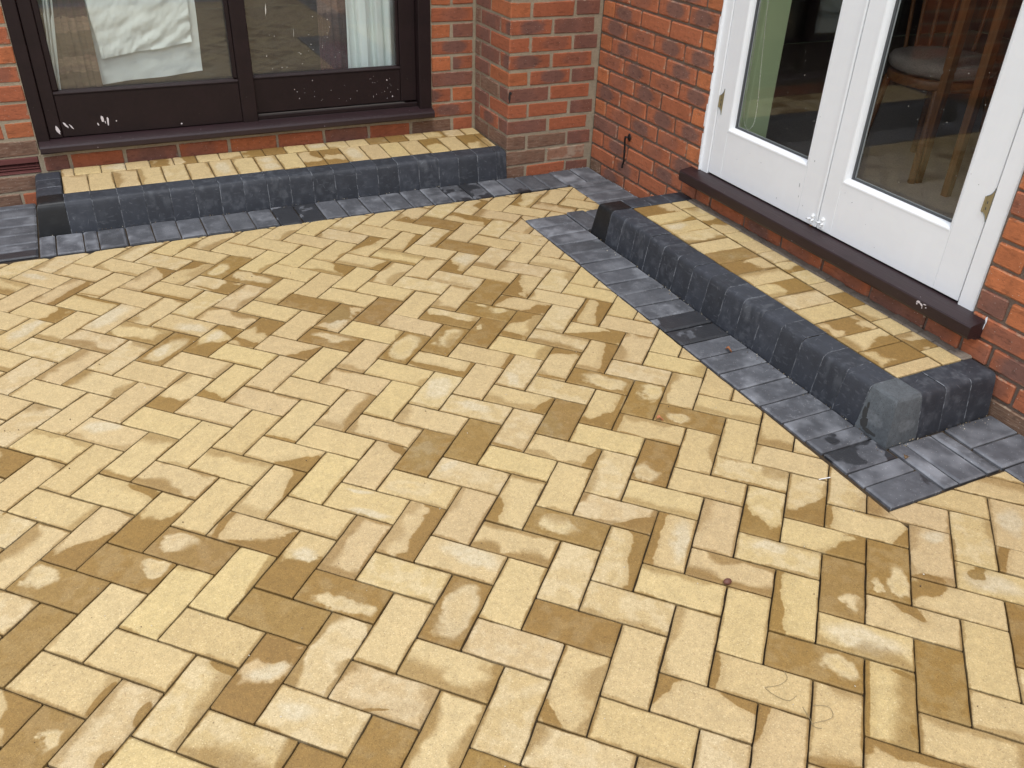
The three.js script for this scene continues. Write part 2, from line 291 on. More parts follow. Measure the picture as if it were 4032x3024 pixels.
const GX0 = -3.05, GZ0 = 0.1, GS = 3.3, GN = 2048;
const blockMaps = (() => {
  const cd = new Uint8Array(GN * GN * 4), rd = new Uint8Array(GN * GN * 4);
  const info = new Map();
  for (let y = 0, o = 0; y < GN; y++) for (let x = 0; x < GN; x++, o += 4) {
    const X = GX0 + (x + 0.5) / GN * GS, Z = GZ0 + (y + 0.5) / GN * GS, [gi, gj] = groundToGrid(X, Z), b = blockAt(gi, gj), key = b[1] + ',' + b[2];
    let q = info.get(key);
    if (!q) { const h = (n) => hash(b[1], b[2], n); q = { st: stains.get(key) ?? [], tone: h(1), pale: h(2), rim: [h(3), h(4), h(5), h(6)], seed: 100 + Math.floor(h(7) * 900) }; q.full = q.st.some((s) => s.t === 'F'); info.set(key, q); }
    const lx = gi - b[1], ly = gj - b[2], w = b[0] ? 1 : 2, h = b[0] ? 2 : 1;
    const mm = 1000;
    const n1 = fbm(X * 38, Z * 38, q.seed, 3), n2 = fbm(X * 130, Z * 130, 31, 2), g = hash(x, y, 5), g2 = hash(x >> 1, y >> 1, 6);
    const wx = (fbm(X * 24, Z * 24, 41, 3) - 0.5) * 0.36 + (n2 - 0.5) * 0.07, wy = (fbm(X * 24, Z * 24, 57, 3) - 0.5) * 0.36 + (n2 - 0.5) * 0.07;
    let wet = q.full ? 0.82 + 0.18 * sm(0.3, 0.6, n1) : 0, bloom = 0;
    const e = [lx, w - lx, ly, h - ly], em = Math.min(e[0], e[1], e[2], e[3]), hug = 1 - sm(0.02, 0.3, em + (n2 - 0.5) * 0.08);
    for (const s of q.st) {
      if (s.t === 'F') continue;
      const wk = s.t === 'D' ? 1.45 : Math.min(1, s.b / 0.26), dx = lx + wx * wk - s.x, dy = ly + wy * wk - s.y, u = (dx * s.c + dy * s.s) / s.a, v = (-dx * s.s + dy * s.c) / s.b, r = Math.hypot(u, v) * (s.t === 'W' ? 1 - 0.42 * hug : s.t === 'D' ? 1 + 0.55 * hug * hug : 1);
      if (s.t === 'P') { bloom = Math.max(bloom, 1 - sm(0.45, 1.15, r)); continue; }
      const soft = s.t === 'D' ? 0.38 : 0.12, m = s.t === 'D' ? 1 - sm(1 - soft, 1 + soft * 0.7, r / 1.08) : 0.74 * (1 - sm(1 - soft, 1 + soft, r / 1.03)) + 0.26 * (1 - sm(0.8, 1.0 + 0.22 / s.b, r));
      wet = s.t === 'W' ? Math.max(wet, m) : Math.min(wet, 1 - m * 0.97);
      if (s.t === 'D') bloom = Math.max(bloom, m * 0.45 * sm(0.2, 1, r));
    }
    // damp rims along the joints
    for (let k = 0; k < 4; k++) {
      const rk = q.rim[k], broad = rk > 0.75 ? 0.05 + 0.3 * (rk - 0.75) / 0.25 : 0.055, wd = broad * (0.1 + 1.9 * sm(0.25, 0.75, fbm(X * 11 + k * 9, Z * 11, 77, 3))), d = e[k] + (n2 - 0.5) * 0.04;
      wet = Math.max(wet, (1 - sm(wd * 0.4, wd, d)) * (0.45 + 0.45 * q.rim[(k + 1) & 3]));
    }
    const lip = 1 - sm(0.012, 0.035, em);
    if (q.pale > 0.8) bloom = Math.max(bloom, 0.4 * sm(0.35, 0.7, n1));
    const tone = 0.95 + 0.08 * q.tone, n = tone * (0.92 + 0.16 * n1) * (0.9 + 0.2 * n2) * (0.86 + 0.28 * g);
    let r = 0.474 * n, gg = (0.352 + 0.012 * (q.tone - 0.5)) * n, bb = (0.172 + 0.02 * (q.rim[0] - 0.5)) * n;
    bloom *= 0.75 + 0.5 * (n2 - 0.5);
    r = mix(r, 0.51 * n, bloom); gg = mix(gg, 0.43 * n, bloom); bb = mix(bb, 0.285 * n, bloom);
    const spk = hash(x, y, 9);
    if (spk > 0.965) { const k = 0.2 + 0.5 * g2; r = mix(r, 0.78, k); gg = mix(gg, 0.65, k); bb = mix(bb, 0.4, k); } else if (spk < 0.02) { r *= 0.66; gg *= 0.62; bb *= 0.6; }
    const big = vn(X * 160, Z * 160, 88); if (big > 0.965) { r *= 0.74; gg *= 0.7; bb *= 0.68; } else if (big < 0.03) { r *= 1.14; gg *= 1.16; bb *= 1.2; }
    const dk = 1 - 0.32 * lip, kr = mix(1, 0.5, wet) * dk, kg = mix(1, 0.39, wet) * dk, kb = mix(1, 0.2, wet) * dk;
    cd[o] = enc(r * kr); cd[o + 1] = enc(gg * kg); cd[o + 2] = enc(bb * kb); cd[o + 3] = 255;
    rd[o] = rd[o + 1] = rd[o + 2] = 255 * mix(0.94, 0.78, wet); rd[o + 3] = 255;
  }
  return [tex(cd, GN, GN, true), tex(rd, GN, GN, false)];
})();
const grainBump = grey(512, 512, (x, y) => { const a = tn(x / 4, y / 4, 128, 3) * 0.45 + tn(x / 2, y / 2, 256, 4) * 0.3 + tn(x / 16, y / 16, 32, 5) * 0.25; return 0.25 + 0.6 * a - (hash(x >> 1, y >> 1, 8) > 0.985 ? 0.25 : 0); }, GS / 0.2, GS / 0.2);
const yellowM = new THREE.MeshStandardMaterial({ map: blockMaps[0], roughnessMap: blockMaps[1], bumpMap: grainBump, bumpScale: 0.0011 });
const groundUV = (x, z) => [(x - GX0) / GS, (z - GZ0) / GS];

// ---------------------------------------------------------------- the charcoal blocks share one sheet of 32 faces
const CT = 4, CR = 8;
const coalMaps = (() => {
  const W = 1024, H = 1024, c = new Uint8Array(W * H * 4), r = new Uint8Array(W * H * 4);
  for (let y = 0, o = 0; y < H; y++) for (let x = 0; x < W; x++, o += 4) {
    const tx = x >> 8, ty = y >> 7, id = ty * CT + tx, lx = (x & 255) / 256, ly = (y & 127) / 128, sd = 300 + id * 13;
    const hz = (k) => hash(id, k, 70);
    const n = fbm(lx * 10, ly * 5, sd, 4), fine = hash(x, y, 71), st = fbm(lx * 16, ly * 9, sd + 3, 3), big = fbm(lx * 3.2, ly * 1.7, sd + 7, 3);
    let L = 0.068 * (0.82 + 0.36 * n) * (0.88 + 0.24 * fine) * (0.8 + 0.4 * hz(1));
    let bloom = sm(0.38, 0.85, big) * (0.15 + 0.75 * hz(2)) + sm(0.55, 0.85, st) * 0.3 * hz(3);
    const edge = Math.min(lx, 1 - lx, ly * 0.5, (1 - ly) * 0.5);
    bloom += (1 - sm(0.015, 0.05 + 0.03 * n, edge)) * 0.5 * fbm(lx * 9, ly * 9, sd + 11, 2);
    let wet = 0; if (hz(4) > 0.93) wet = sm(0.5, 0.56, fbm(lx * 3, ly * 1.6, sd + 5, 3) + 0.25 * (hz(5) - 0.5));
    bloom *= 1 - wet;
    let cr = mix(L * 0.98, 0.3, bloom * 0.7), cg = mix(L * 1.02, 0.31, bloom * 0.7), cb = mix(L * 1.15, 0.335, bloom * 0.7);
    const spk = hash(x >> 1, y >> 1, 73); if (spk > 0.9955) { const k = 0.25 + 0.4 * fine; cr = mix(cr, 0.6, k); cg = mix(cg, 0.6, k); cb = mix(cb, 0.58, k); }
    const k = (1 - 0.55 * wet) * (0.25 + 0.75 * sm(0.008, 0.016, edge)); c[o] = enc(cr * k); c[o + 1] = enc(cg * k); c[o + 2] = enc(cb * k); c[o + 3] = 255;
    r[o] = r[o + 1] = r[o + 2] = 255 * mix(0.72 + 0.2 * bloom, 0.35, wet); r[o + 3] = 255;
  }
  return [tex(c, W, H, true), tex(r, W, H, false)];
})();
const coalBump = grey(256, 256, (x, y) => 0.3 + 0.5 * tn(x / 3, y / 3, 85.3333 | 0, 13) * 0.5 + 0.5 * tn(x / 16, y / 16, 16, 14) * 0.5, CT * 2, CR);
const coalM = new THREE.MeshStandardMaterial({ map: coalMaps[0], roughnessMap: coalMaps[1], bumpMap: coalBump, bumpScale: 0.0012 });
// kerb faces: smooth, dark, scuffed; 16 faces, long side down the face
const kerbMaps = (() => { const W = 1024, H = 512; return colour(W, H, (x, y, c) => {
  const tx = x >> 8, ty = y >> 7, id = ty * 4 + tx, lx = (x & 255) / 256, ly = (y & 127) / 128, sd = 1500 + id * 23, hz = (k) => hash(id, k, 170);
  const n = fbm(lx * 8, ly * 4, sd, 4), fine = hash(x, y, 171), st = fbm(lx * 30, ly * 5, sd + 3, 3), L = 0.036 * (0.8 + 0.4 * n) * (0.9 + 0.2 * fine) * (0.78 + 0.44 * hz(1));
  let d = 0.16 * sm(0.5, 0.85, n) * hz(2) + 0.1 * sm(0.63, 0.8, st) + 0.17 * sm(0.56, 0.8, fbm(lx * 4, ly * 3, sd + 9, 4)) * (hz(3) > 0.7 ? 1 : 0.12);
  const e = Math.min(ly, 1 - ly); d += (1 - sm(0.012, 0.035, e + 0.02 * (fbm(lx * 40, ly * 3, sd + 5, 2) - 0.5))) * (0.1 + 0.6 * sm(0.45, 0.6, fbm(lx * 14, 1, sd + 6, 2)));
  for (let k = 0; k < 5; k++) { const a = hash(id, k, 172) * 3.1, px = hash(id, k, 173), py = hash(id, k, 174), u = (lx - px) * Math.cos(a) * 2 + (ly - py) * Math.sin(a), v = -(lx - px) * Math.sin(a) * 2 + (ly - py) * Math.cos(a), l = 0.03 + 0.1 * hash(id, k, 175); if (Math.abs(v) < 0.012 * (1 - Math.abs(u) / l) && Math.abs(u) < l) d += 0.5 * hash(x, y, 176); }
  const sp = hash(x, y, 177); if (sp > 0.9982) d += 0.7;
  d = Math.min(1, d); c[0] = mix(L * 0.93, 0.3, d); c[1] = mix(L * 1.03, 0.31, d); c[2] = mix(L * 1.27, 0.32, d); }); })();
const kerbUV = (id, s, t) => [((id % 4) + 0.02 + 0.96 * Math.min(1, Math.max(0, s))) / 4, ((Math.floor(id / 4) % 4) + 0.01 + 0.98 * Math.min(1, Math.max(0, t))) / 4];
const kerbM = new THREE.MeshStandardMaterial({ map: kerbMaps, color: lin(0.82, 0.84, 0.88), roughness: 0.66, bumpMap: coalBump, bumpScale: 0.0006 });
const wetKerbM = new THREE.MeshStandardMaterial({ map: kerbMaps, color: lin(0.2, 0.2, 0.19), roughness: 0.5, bumpMap: coalBump, bumpScale: 0.0006 });
const greyKerbM = new THREE.MeshStandardMaterial({ map: colour(256, 256, (x, y, c) => { const n = tn(x / 24, y / 24, 10, 191) * 0.5 + tn(x / 6, y / 6, 42, 192) * 0.5, g = hash(x, y, 193), pit = hash(x >> 1, y >> 1, 194) > 0.985 ? 0.5 : 1, k = (0.72 + 0.5 * n) * (0.86 + 0.28 * g) * pit; const dust = 0.35 * sm(0.55, 0.8, tn(x / 40, y / 40, 6, 195)); c[0] = mix(0.088, 0.19, dust) * k; c[1] = mix(0.098, 0.2, dust) * k; c[2] = mix(0.106, 0.21, dust) * k; }), roughness: 0.85, bumpMap: coalBump, bumpScale: 0.0008 });
const coalUV = (id, s, t) => [((id % CT) + 0.006 + 0.988 * Math.min(1, Math.max(0, s))) / CT, ((Math.floor(id / CT) % CR) + 0.012 + 0.976 * Math.min(1, Math.max(0, t))) / CR];

// ---------------------------------------------------------------- ground
const earthM = new THREE.MeshStandardMaterial({ map: colour(512, 512, (x, y, c) => { const n = tn(x / 8, y / 8, 64, 21) * 0.5 + tn(x / 2, y / 2, 256, 22) * 0.5, g = hash(x, y, 23); const k = 0.5 + 0.7 * n * (0.7 + 0.6 * g); c[0] = 0.052 * k; c[1] = 0.033 * k; c[2] = 0.015 * k; }), roughness: 1 });
const planeXZ = (x0, x1, z0, z1, y, s) => geoOf([x0, y, z0, x0, y, z1, x1, y, z1, x0, y, z0, x1, y, z1, x1, y, z0], [x0 / s, z0 / s, x0 / s, z1 / s, x1 / s, z1 / s, x0 / s, z0 / s, x1 / s, z1 / s, x1 / s, z0 / s]);
const lawnM = new THREE.MeshStandardMaterial({ map: colour(512, 512, (x, y, c) => { const n = tn(x / 6, y / 6, 85, 24) * 0.4 + tn(x / 32, y / 32, 16, 25) * 0.6, g = hash(x, y, 26); const k = 0.5 + 0.6 * n + 0.4 * g; c[0] = 0.055 * k; c[1] = 0.085 * k; c[2] = 0.025 * k; }), roughness: 1 });
structure(mesh('ground', planeXZ(-70, 70, -70, 70, -0.06, 1.2), lawnM, scene));

// ---------------------------------------------------------------- herringbone patio
const patio = structure(group('block_paving'));
structure(mesh('joint_sand', planeXZ(-4.6, 0.05, -0.42, 4.72, -0.0115, 0.3), earthM, patio));
{
  const E1 = 0.24, EL = -0.645, EN = 0.548, EF = 2.668, EW = -0.232, ER = -0.205, FAR = 4.5;
  const pieces = [];
  for (let i = -46; i < 46; i++) for (let j = -46; j < 46; j++) {
    const b = blockAt(i + 0.5, j + 0.5); if (b[1] !== i || b[2] !== j) continue;
    const w = b[0] ? 1 : 2, h = b[0] ? 2 : 1, c = gridToGround(i + w / 2, j + h / 2);
    if (c[0] < -4.5 || c[0] > 0.3 || c[1] < 0 || c[1] > 4.7) continue;
    let p = [[0, 0], [w, 0], [w, h], [0, h]].map((q) => gridToGround(i + q[0], j + q[1]));
    p = clip(p, 0, -1, -E1); p = clip(p, 0, 1, FAR); p = clip(p, -1, 0, 4.4);
    if (p.length < 3) continue;
    const parts = [], far = clip(p, 0, -1, -EF), near = clip(p, 0, 1, EF);
    if (far.length > 2 && area(far) > 1e-5) {                 // beyond the end of the border
      const a = clip(far, 1, 0, ER);
      if (near.length > 2 && clip(near, 1, 0, EL).length > 2 && area(clip(near, 1, 0, EL)) > 1e-5) { parts.push(clip(clip(far, 1, 0, ER), -1, 0, -EL)); parts.push(clip(p, 1, 0, EL)); }
      else parts.push(a);
    } else {
      const gap = clip(p, 0, 1, EN), body = clip(p, 0, -1, -EN), left = clip(body, 1, 0, EL), g2 = clip(gap, 1, 0, EW);
      if (left.length > 2 && g2.length > 2 && area(left) > 1e-5 && area(g2) > 1e-5) { const cut = clip(body, -1, 0, -EL); if (cut.length > 2 && area(cut) > 1e-5) { parts.push(clip(p, 1, 0, EL)); parts.push(clip(g2, -1, 0, -EL)); } else parts.push(p); }
      else parts.push(g2.length > 2 && area(g2) > 1e-5 ? g2 : left);
    }
    for (const q of parts) {
      if (!q || q.length < 3) continue;
      const s = shrink(q, 0.0015 + 0.0007 * hash(i, j, 60));
      if (s.length < 3 || area(s) < 2.2e-4) continue;
      let cx = 0, cz = 0; for (const a of s) { cx += a[0] / s.length; cz += a[1] / s.length; }
      const v = new THREE.Vector3(cx, 0, cz), seen = s.some((a) => inView(a[0], 0, a[1], 0.01));
      pieces.push({ s, seen, d: v.distanceTo(camera.position), a: area(s) });
    }
  }
  const size = (p) => p.seen ? p.a / (p.d * p.d * p.d) : -1;
  pieces.sort((a, b) => size(b) - size(a));
  const rest = [];
  pieces.forEach((p, k) => {
    const near = p.seen && p.d < 4.2, top = R(-0.0009, 0.0009), g = slab(p.seen ? ragged(p.s, near ? 0.034 : 0.05, near ? 0.0011 : 0.0008) : p.s, top, 0.0042, 0.0026, -0.02, groundUV, [R(-0.006, 0.006), R(-0.006, 0.006)]);
    if (p.seen && k < 300) mesh('paver', g, yellowM, patio); else rest.push(g);
  });
  console.log('pavers seen', pieces.filter((p) => p.seen).length, 'rest', rest.length);
  mesh('outlying_pavers', merge(rest), yellowM, patio).userData.kind = 'stuff';
}
// ---------------------------------------------------------------- charcoal border
const border = structure(group('charcoal_border'));
let coalN = 0;
function coalBlock(x0, x1, z0, z1, id = coalN++ * 7 + 3, parent = border, top = R(-0.0012, 0.0012)) {
  const g = 0.0026, alongX = x1 - x0 > z1 - z0, pts = ragged([[x0 + g, z0 + g], [x0 + g, z1 - g], [x1 - g, z1 - g], [x1 - g, z0 + g]], 0.05, 0.0008);
  return mesh('border_paver', slab(pts, top, 0.007, 0.0045, -0.025, (x, z) => alongX ? coalUV(id, (x - x0) / 0.2, (z - z0) / 0.1) : coalUV(id, (z - z0) / 0.2, (x - x0) / 0.1), [R(-0.016, 0.016), R(-0.016, 0.016)]), coalM, parent);
}
const cuts = (list, f) => { for (let k = 0; k + 1 < list.length; k++) f(list[k], list[k + 1], k); };
const every = (from, step, n) => Array.from({ length: n + 1 }, (_, k) => from + step * k);
cuts([-2.568, -2.507, -2.406, -2.352, ...every(-2.244, 0.1, 20)], (a, b) => coalBlock(a, b, 0.02, 0.228 + 0.012 * sm(-2.5, -1.5, a) - 0.012 * sm(-1.2, -0.3, a)));
cuts([-0.244, -0.125, -0.008], (a, b) => coalBlock(a, b, 0.005, 0.2));
cuts([0.202, 0.262, 0.36, 0.46, 0.56, 0.66, 0.76], (a, b) => coalBlock(-0.23, -0.005, a, b));
cuts([0.545, 0.645, 0.745, ...every(0.845, 0.0997, 14), 2.338, 2.407, 2.503, 2.567, 2.664], (a, b) => coalBlock(-0.642 + 0.014 * sm(1.5, 2.5, a), -0.436, a, b));
cuts([-0.434, -0.334, -0.24], (a, b) => coalBlock(a, b, 0.53, 0.748));
cuts([-0.43, -0.372, -0.264, -0.212], (a, b) => coalBlock(a, b, 2.458, 2.662));
cuts([2.455, 2.556, 2.662, 2.762, 2.862, 2.962, 3.062, 3.162, 3.262, 3.362], (a, b) => coalBlock(-0.205, -0.003, a, b));
for (const x of [-2.77, -2.972]) cuts([-0.392, -0.335, -0.235, -0.135, -0.035, 0.067, 0.21], (a, b, k) => k < 5 ? coalBlock(x, x + 0.2, a, b) : (coalBlock(x, x + 0.2, 0.067, 0.14), coalBlock(x, x + 0.2, 0.14, 0.212)));
{ // the rest of the border round the patio, away from the house
  const g = []; const add = (x0, x1, z0, z1) => { const id = coalN++; g.push(slab([[x0 + 0.002, z0 + 0.002], [x0 + 0.002, z1 - 0.002], [x1 - 0.002, z1 - 0.002], [x1 - 0.002, z0 + 0.002]], 0, 0.005, 0.003, -0.02, (x, z) => coalUV(id, (x - x0) / 0.2, (z - z0) / 0.2))); };
  for (let x = -4.4; x < -0.01; x += 0.1) add(x, x + 0.1, 4.5, 4.7);
  for (let z = 3.362; z < 4.45; z += 0.1) add(-0.205, -0.003, z, z + 0.1);
  mesh('outlying_border_pavers', merge(g), coalM, border).userData.kind = 'stuff';
}

// ---------------------------------------------------------------- extrusions
// a bar with a constant section: section points (p, q); place(a, p, q) sets a point in the room; ends a0(p), a1(p) may be mitred
function bar(section, a0, a1, place, uvf, crease = 0.6) {
  const A0 = typeof a0 === 'function' ? a0 : () => a0, A1 = typeof a1 === 'function' ? a1 : () => a1, n = section.length, pos = [], uv = []; let len = 0; const L = [0];
  for (let i = 0; i < n; i++) { const p = section[i], q = section[(i + 1) % n]; len += Math.hypot(q[0] - p[0], q[1] - p[1]); L.push(len); }
  const put = (p, a, l, t) => { pos.push(...place(a, p[0], p[1])); uv.push(...(uvf ? uvf(l, t, a) : [l, a])); };
  for (let i = 0; i < n; i++) { const p = section[i], q = section[(i + 1) % n]; put(p, A0(p[0]), L[i], 0); put(q, A0(q[0]), L[i + 1], 0); put(q, A1(q[0]), L[i + 1], 1); put(p, A0(p[0]), L[i], 0); put(q, A1(q[0]), L[i + 1], 1); put(p, A1(p[0]), L[i], 1); }
  for (const [A, t] of [[A0, 0], [A1, 1]]) for (const [i, j, k] of THREE.ShapeUtils.triangulateShape(section.map((s) => new THREE.Vector2(s[0], s[1])), [])) for (const m of [i, j, k]) put(section[m], A(section[m][0]), L[m], t);
  return toCreasedNormals(geoOf(pos, uv), crease);
}
const uvM = (x, y, z, f) => f === 0 ? [z, y] : f === 1 ? [x, z] : [x, y];

function splash(parent, name, list, m, place) { for (const [a, b, ra, rb, ang] of list) { const n = 11, pos = [], p = []; for (let k = 0; k < n; k++) { const t = k / n * Math.PI * 2, r = R(0.62, 1.15), u = Math.cos(t) * ra * r, v = Math.sin(t) * rb * r, c = Math.cos(ang), s = Math.sin(ang); p.push([a + u * c - v * s, b + u * s + v * c]); } for (let k = 0; k < n; k++) { const q = p[(k + 1) % n]; pos.push(...place(a, b, 1), ...place(...p[k], 0), ...place(...q, 0)); } mesh(name, geoOf(pos), m, parent); } }
// ---------------------------------------------------------------- brick: six kinds of face, six faces of each
const KINDS = 'ormdbp', BT = 6;
const brickMap = (() => {
  const W = 1536, H = 512, TW = 256, TH2 = 84;
  const base = { o: [0.47, 0.145, 0.056], r: [0.39, 0.116, 0.052], m: [0.36, 0.11, 0.052], d: [0.235, 0.092, 0.06], b: [0.2, 0.105, 0.066], p: [0.34, 0.17, 0.105] };
  return colour(W, H, (x, y, c) => {
    const tx = Math.floor(x / TW), ty = Math.min(5, Math.floor(y / TH2)), lx = (x % TW) / TW, ly = Math.min(1, (y - ty * TH2) / TH2), id = ty * 6 + tx, sd = 700 + id * 19, kind = KINDS[ty], h = (k) => hash(id, k, 90);
    let [r, g, b] = base[kind];
    const big = fbm(lx * 5, ly * 2, sd, 4), mid = fbm(lx * 24, ly * 9, sd + 2, 3), drag = fbm(lx * 9, ly * 30, sd + 4, 3), fine = hash(x, y, 91);
    let k = (0.8 + 0.4 * big) * (0.88 + 0.24 * mid) * (0.92 + 0.16 * fine) * (0.92 + 0.16 * drag) * (0.92 + 0.16 * h(1)); r *= k; g *= k; b *= k;
    if (kind === 'm' || (kind === 'r' && h(2) > 0.55) || (kind === 'd')) { // the grey-purple kiss mark of stacked firing
      const cx = 0.5 + 0.2 * (h(3) - 0.5), e = Math.hypot((lx - cx) / 0.36, (ly - 0.5) / 0.62), m = (1 - sm(0.55, 1.05, e + 0.5 * (big - 0.5))) * (kind === 'm' ? 0.85 : 0.4); r = mix(r, 0.18 * k, m); g = mix(g, 0.088 * k, m); b = mix(b, 0.07 * k, m);
    }
    const edge = Math.min(lx * 2.6, (1 - lx) * 2.6, ly, 1 - ly), lime = (1 - sm(0.0, 0.11, edge + 0.16 * (mid - 0.5))) * sm(0.42, 0.7, fbm(lx * 12, ly * 5, sd + 8, 2)) * 0.6 + (kind === 'p' ? 0.75 * sm(0.45, 0.7, big) : kind === 'b' ? 0.25 * sm(0.5, 0.75, drag) : 0);
    r = mix(r, 0.44, lime); g = mix(g, 0.34, lime); b = mix(b, 0.25, lime);
    const soot = sm(0.62, 0.8, fbm(lx * 8, ly * 8, sd + 12, 3)) * 0.25; r *= 1 - soot; g *= 1 - soot; b *= 1 - soot;
    const sp = hash(x >> 1, y >> 1, 93); if (sp > 0.9985) { r = 0.6; g = 0.56; b = 0.5; } else if (sp < 0.006) { r *= 0.4; g *= 0.4; b *= 0.45; }
    c[0] = r; c[1] = g; c[2] = b;
  });
})();
const brickBump = grey(512, 512, (x, y) => 0.15 + 0.45 * tn(x / 12, y / 8, 64, 31) + 0.3 * tn(x / 4, y / 4, 128, 32) + 0.15 * hash(x, y, 33) - (tn(x / 6, y / 5, 128, 34) > 0.86 ? 0.3 : 0), 6, 6);
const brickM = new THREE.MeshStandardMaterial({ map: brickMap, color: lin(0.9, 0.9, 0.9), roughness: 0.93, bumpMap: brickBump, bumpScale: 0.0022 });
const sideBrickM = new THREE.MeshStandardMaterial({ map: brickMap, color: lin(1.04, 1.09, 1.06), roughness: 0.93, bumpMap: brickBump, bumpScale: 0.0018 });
const mortarOf = (r, g, b) => new THREE.MeshStandardMaterial({ map: colour(256, 256, (x, y, c) => { const n = tn(x / 32, y / 32, 8, 35) * 0.5 + tn(x / 5, y / 5, 51, 36) * 0.5, k = 0.72 + 0.4 * n + 0.16 * hash(x, y, 37); c[0] = r * k; c[1] = g * k; c[2] = b * k; }, 3, 3), roughness: 0.98, bumpMap: brickBump, bumpScale: 0.003 });
const paleMortarM = mortarOf(0.33, 0.27, 0.19), brownMortarM = mortarOf(0.18, 0.13, 0.098);
const jointY = (k) => 0.047 + 0.0755 * k;
function brickGeo(u0, u1, k, kind, face, depth, y0 = jointY(k) + 0.0046, y1 = jointY(k + 1) - 0.0046) {
  const ty = KINDS.indexOf(kind), tx = Math.floor(rnd() * BT), w = u1 - u0, h = y1 - y0, off = w < 0.15 ? (rnd() < 0.5 ? 0 : 0.215 - Math.min(w, 0.2)) : 0, pr = R(-0.0012, 0.0016);
  const at = (s, t) => [(tx + 0.01 + 0.98 * Math.min(1, Math.max(0, s / 0.215))) / 6, (ty * 84 + 2 + 80 * Math.min(1, Math.max(0, t / 0.066))) / 512];
  return chamferBox(w, h, depth, 0.0042, (x, y, z, f) => f === 0 ? at(z + depth / 2, y + h / 2) : f === 1 ? at(x + w / 2 + off, 0.033 + z * 0.1) : at(x + w / 2 + off, y + h / 2), 0.0013, (u0 + u1) / 2, (y0 + y1) / 2, face - depth / 2 + pr);
}
const pick = (s) => s[Math.floor(rnd() * s.length)];
// one course of bricks between the joints in the list
let sideWall;
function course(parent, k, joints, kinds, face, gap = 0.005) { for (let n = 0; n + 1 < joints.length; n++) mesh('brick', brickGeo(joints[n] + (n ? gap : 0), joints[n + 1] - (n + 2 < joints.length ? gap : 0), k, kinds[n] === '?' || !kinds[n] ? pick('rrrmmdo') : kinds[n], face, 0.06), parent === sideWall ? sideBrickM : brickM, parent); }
function upper(parent, u0, u1, k0, k1, face, out) { for (let k = k0; k <= k1; k++) for (let u = u0 - (k % 2 ? 0.1125 : 0); u < u1; u += 0.225) { const a = Math.max(u0, u + 0.005), b = Math.min(u1, u + 0.22); if (b - a > 0.02) out.push(brickGeo(a, b, k, pick('rrrmmdo'), face, 0.05)); } }

// ---- the wall with the dark sliding door, its pier in the corner
const backWall = tag(group('brick_wall'), 'red brick house wall with pale mortar and a projecting pier, round the dark brown sliding door', 'wall');
mesh('mortar', merge([
  box(-4.6, -2.505, -0.3, 0.1265, -0.7, -0.403, 0.001, uvM), box(-4.6, -2.505, 0.197, 2.6, -0.7, -0.403, 0.001, uvM), box(-4.6, -2.729, 0.126, 0.1975, -0.7, -0.4035, 0.001, uvM), box(-2.73, -2.505, 0.126, 0.1975, -0.7, -0.46, 0.001, uvM), box(-2.517, -2.505, 0.126, 0.1975, -0.47, -0.4035, 0.001, uvM), box(-0.714, 0.02, -0.3, 2.6, -0.7, -0.403, 0.001, uvM), box(-2.505, -0.714, -0.3, 0.222, -0.7, -0.403, 0.001, uvM), box(-2.505, -0.714, 2.1, 2.6, -0.7, -0.403, 0.001, uvM),
  box(-0.4735, 0.006, -0.3, 2.6, -0.41, -0.003, 0.001, uvM)]), paleMortarM, backWall);
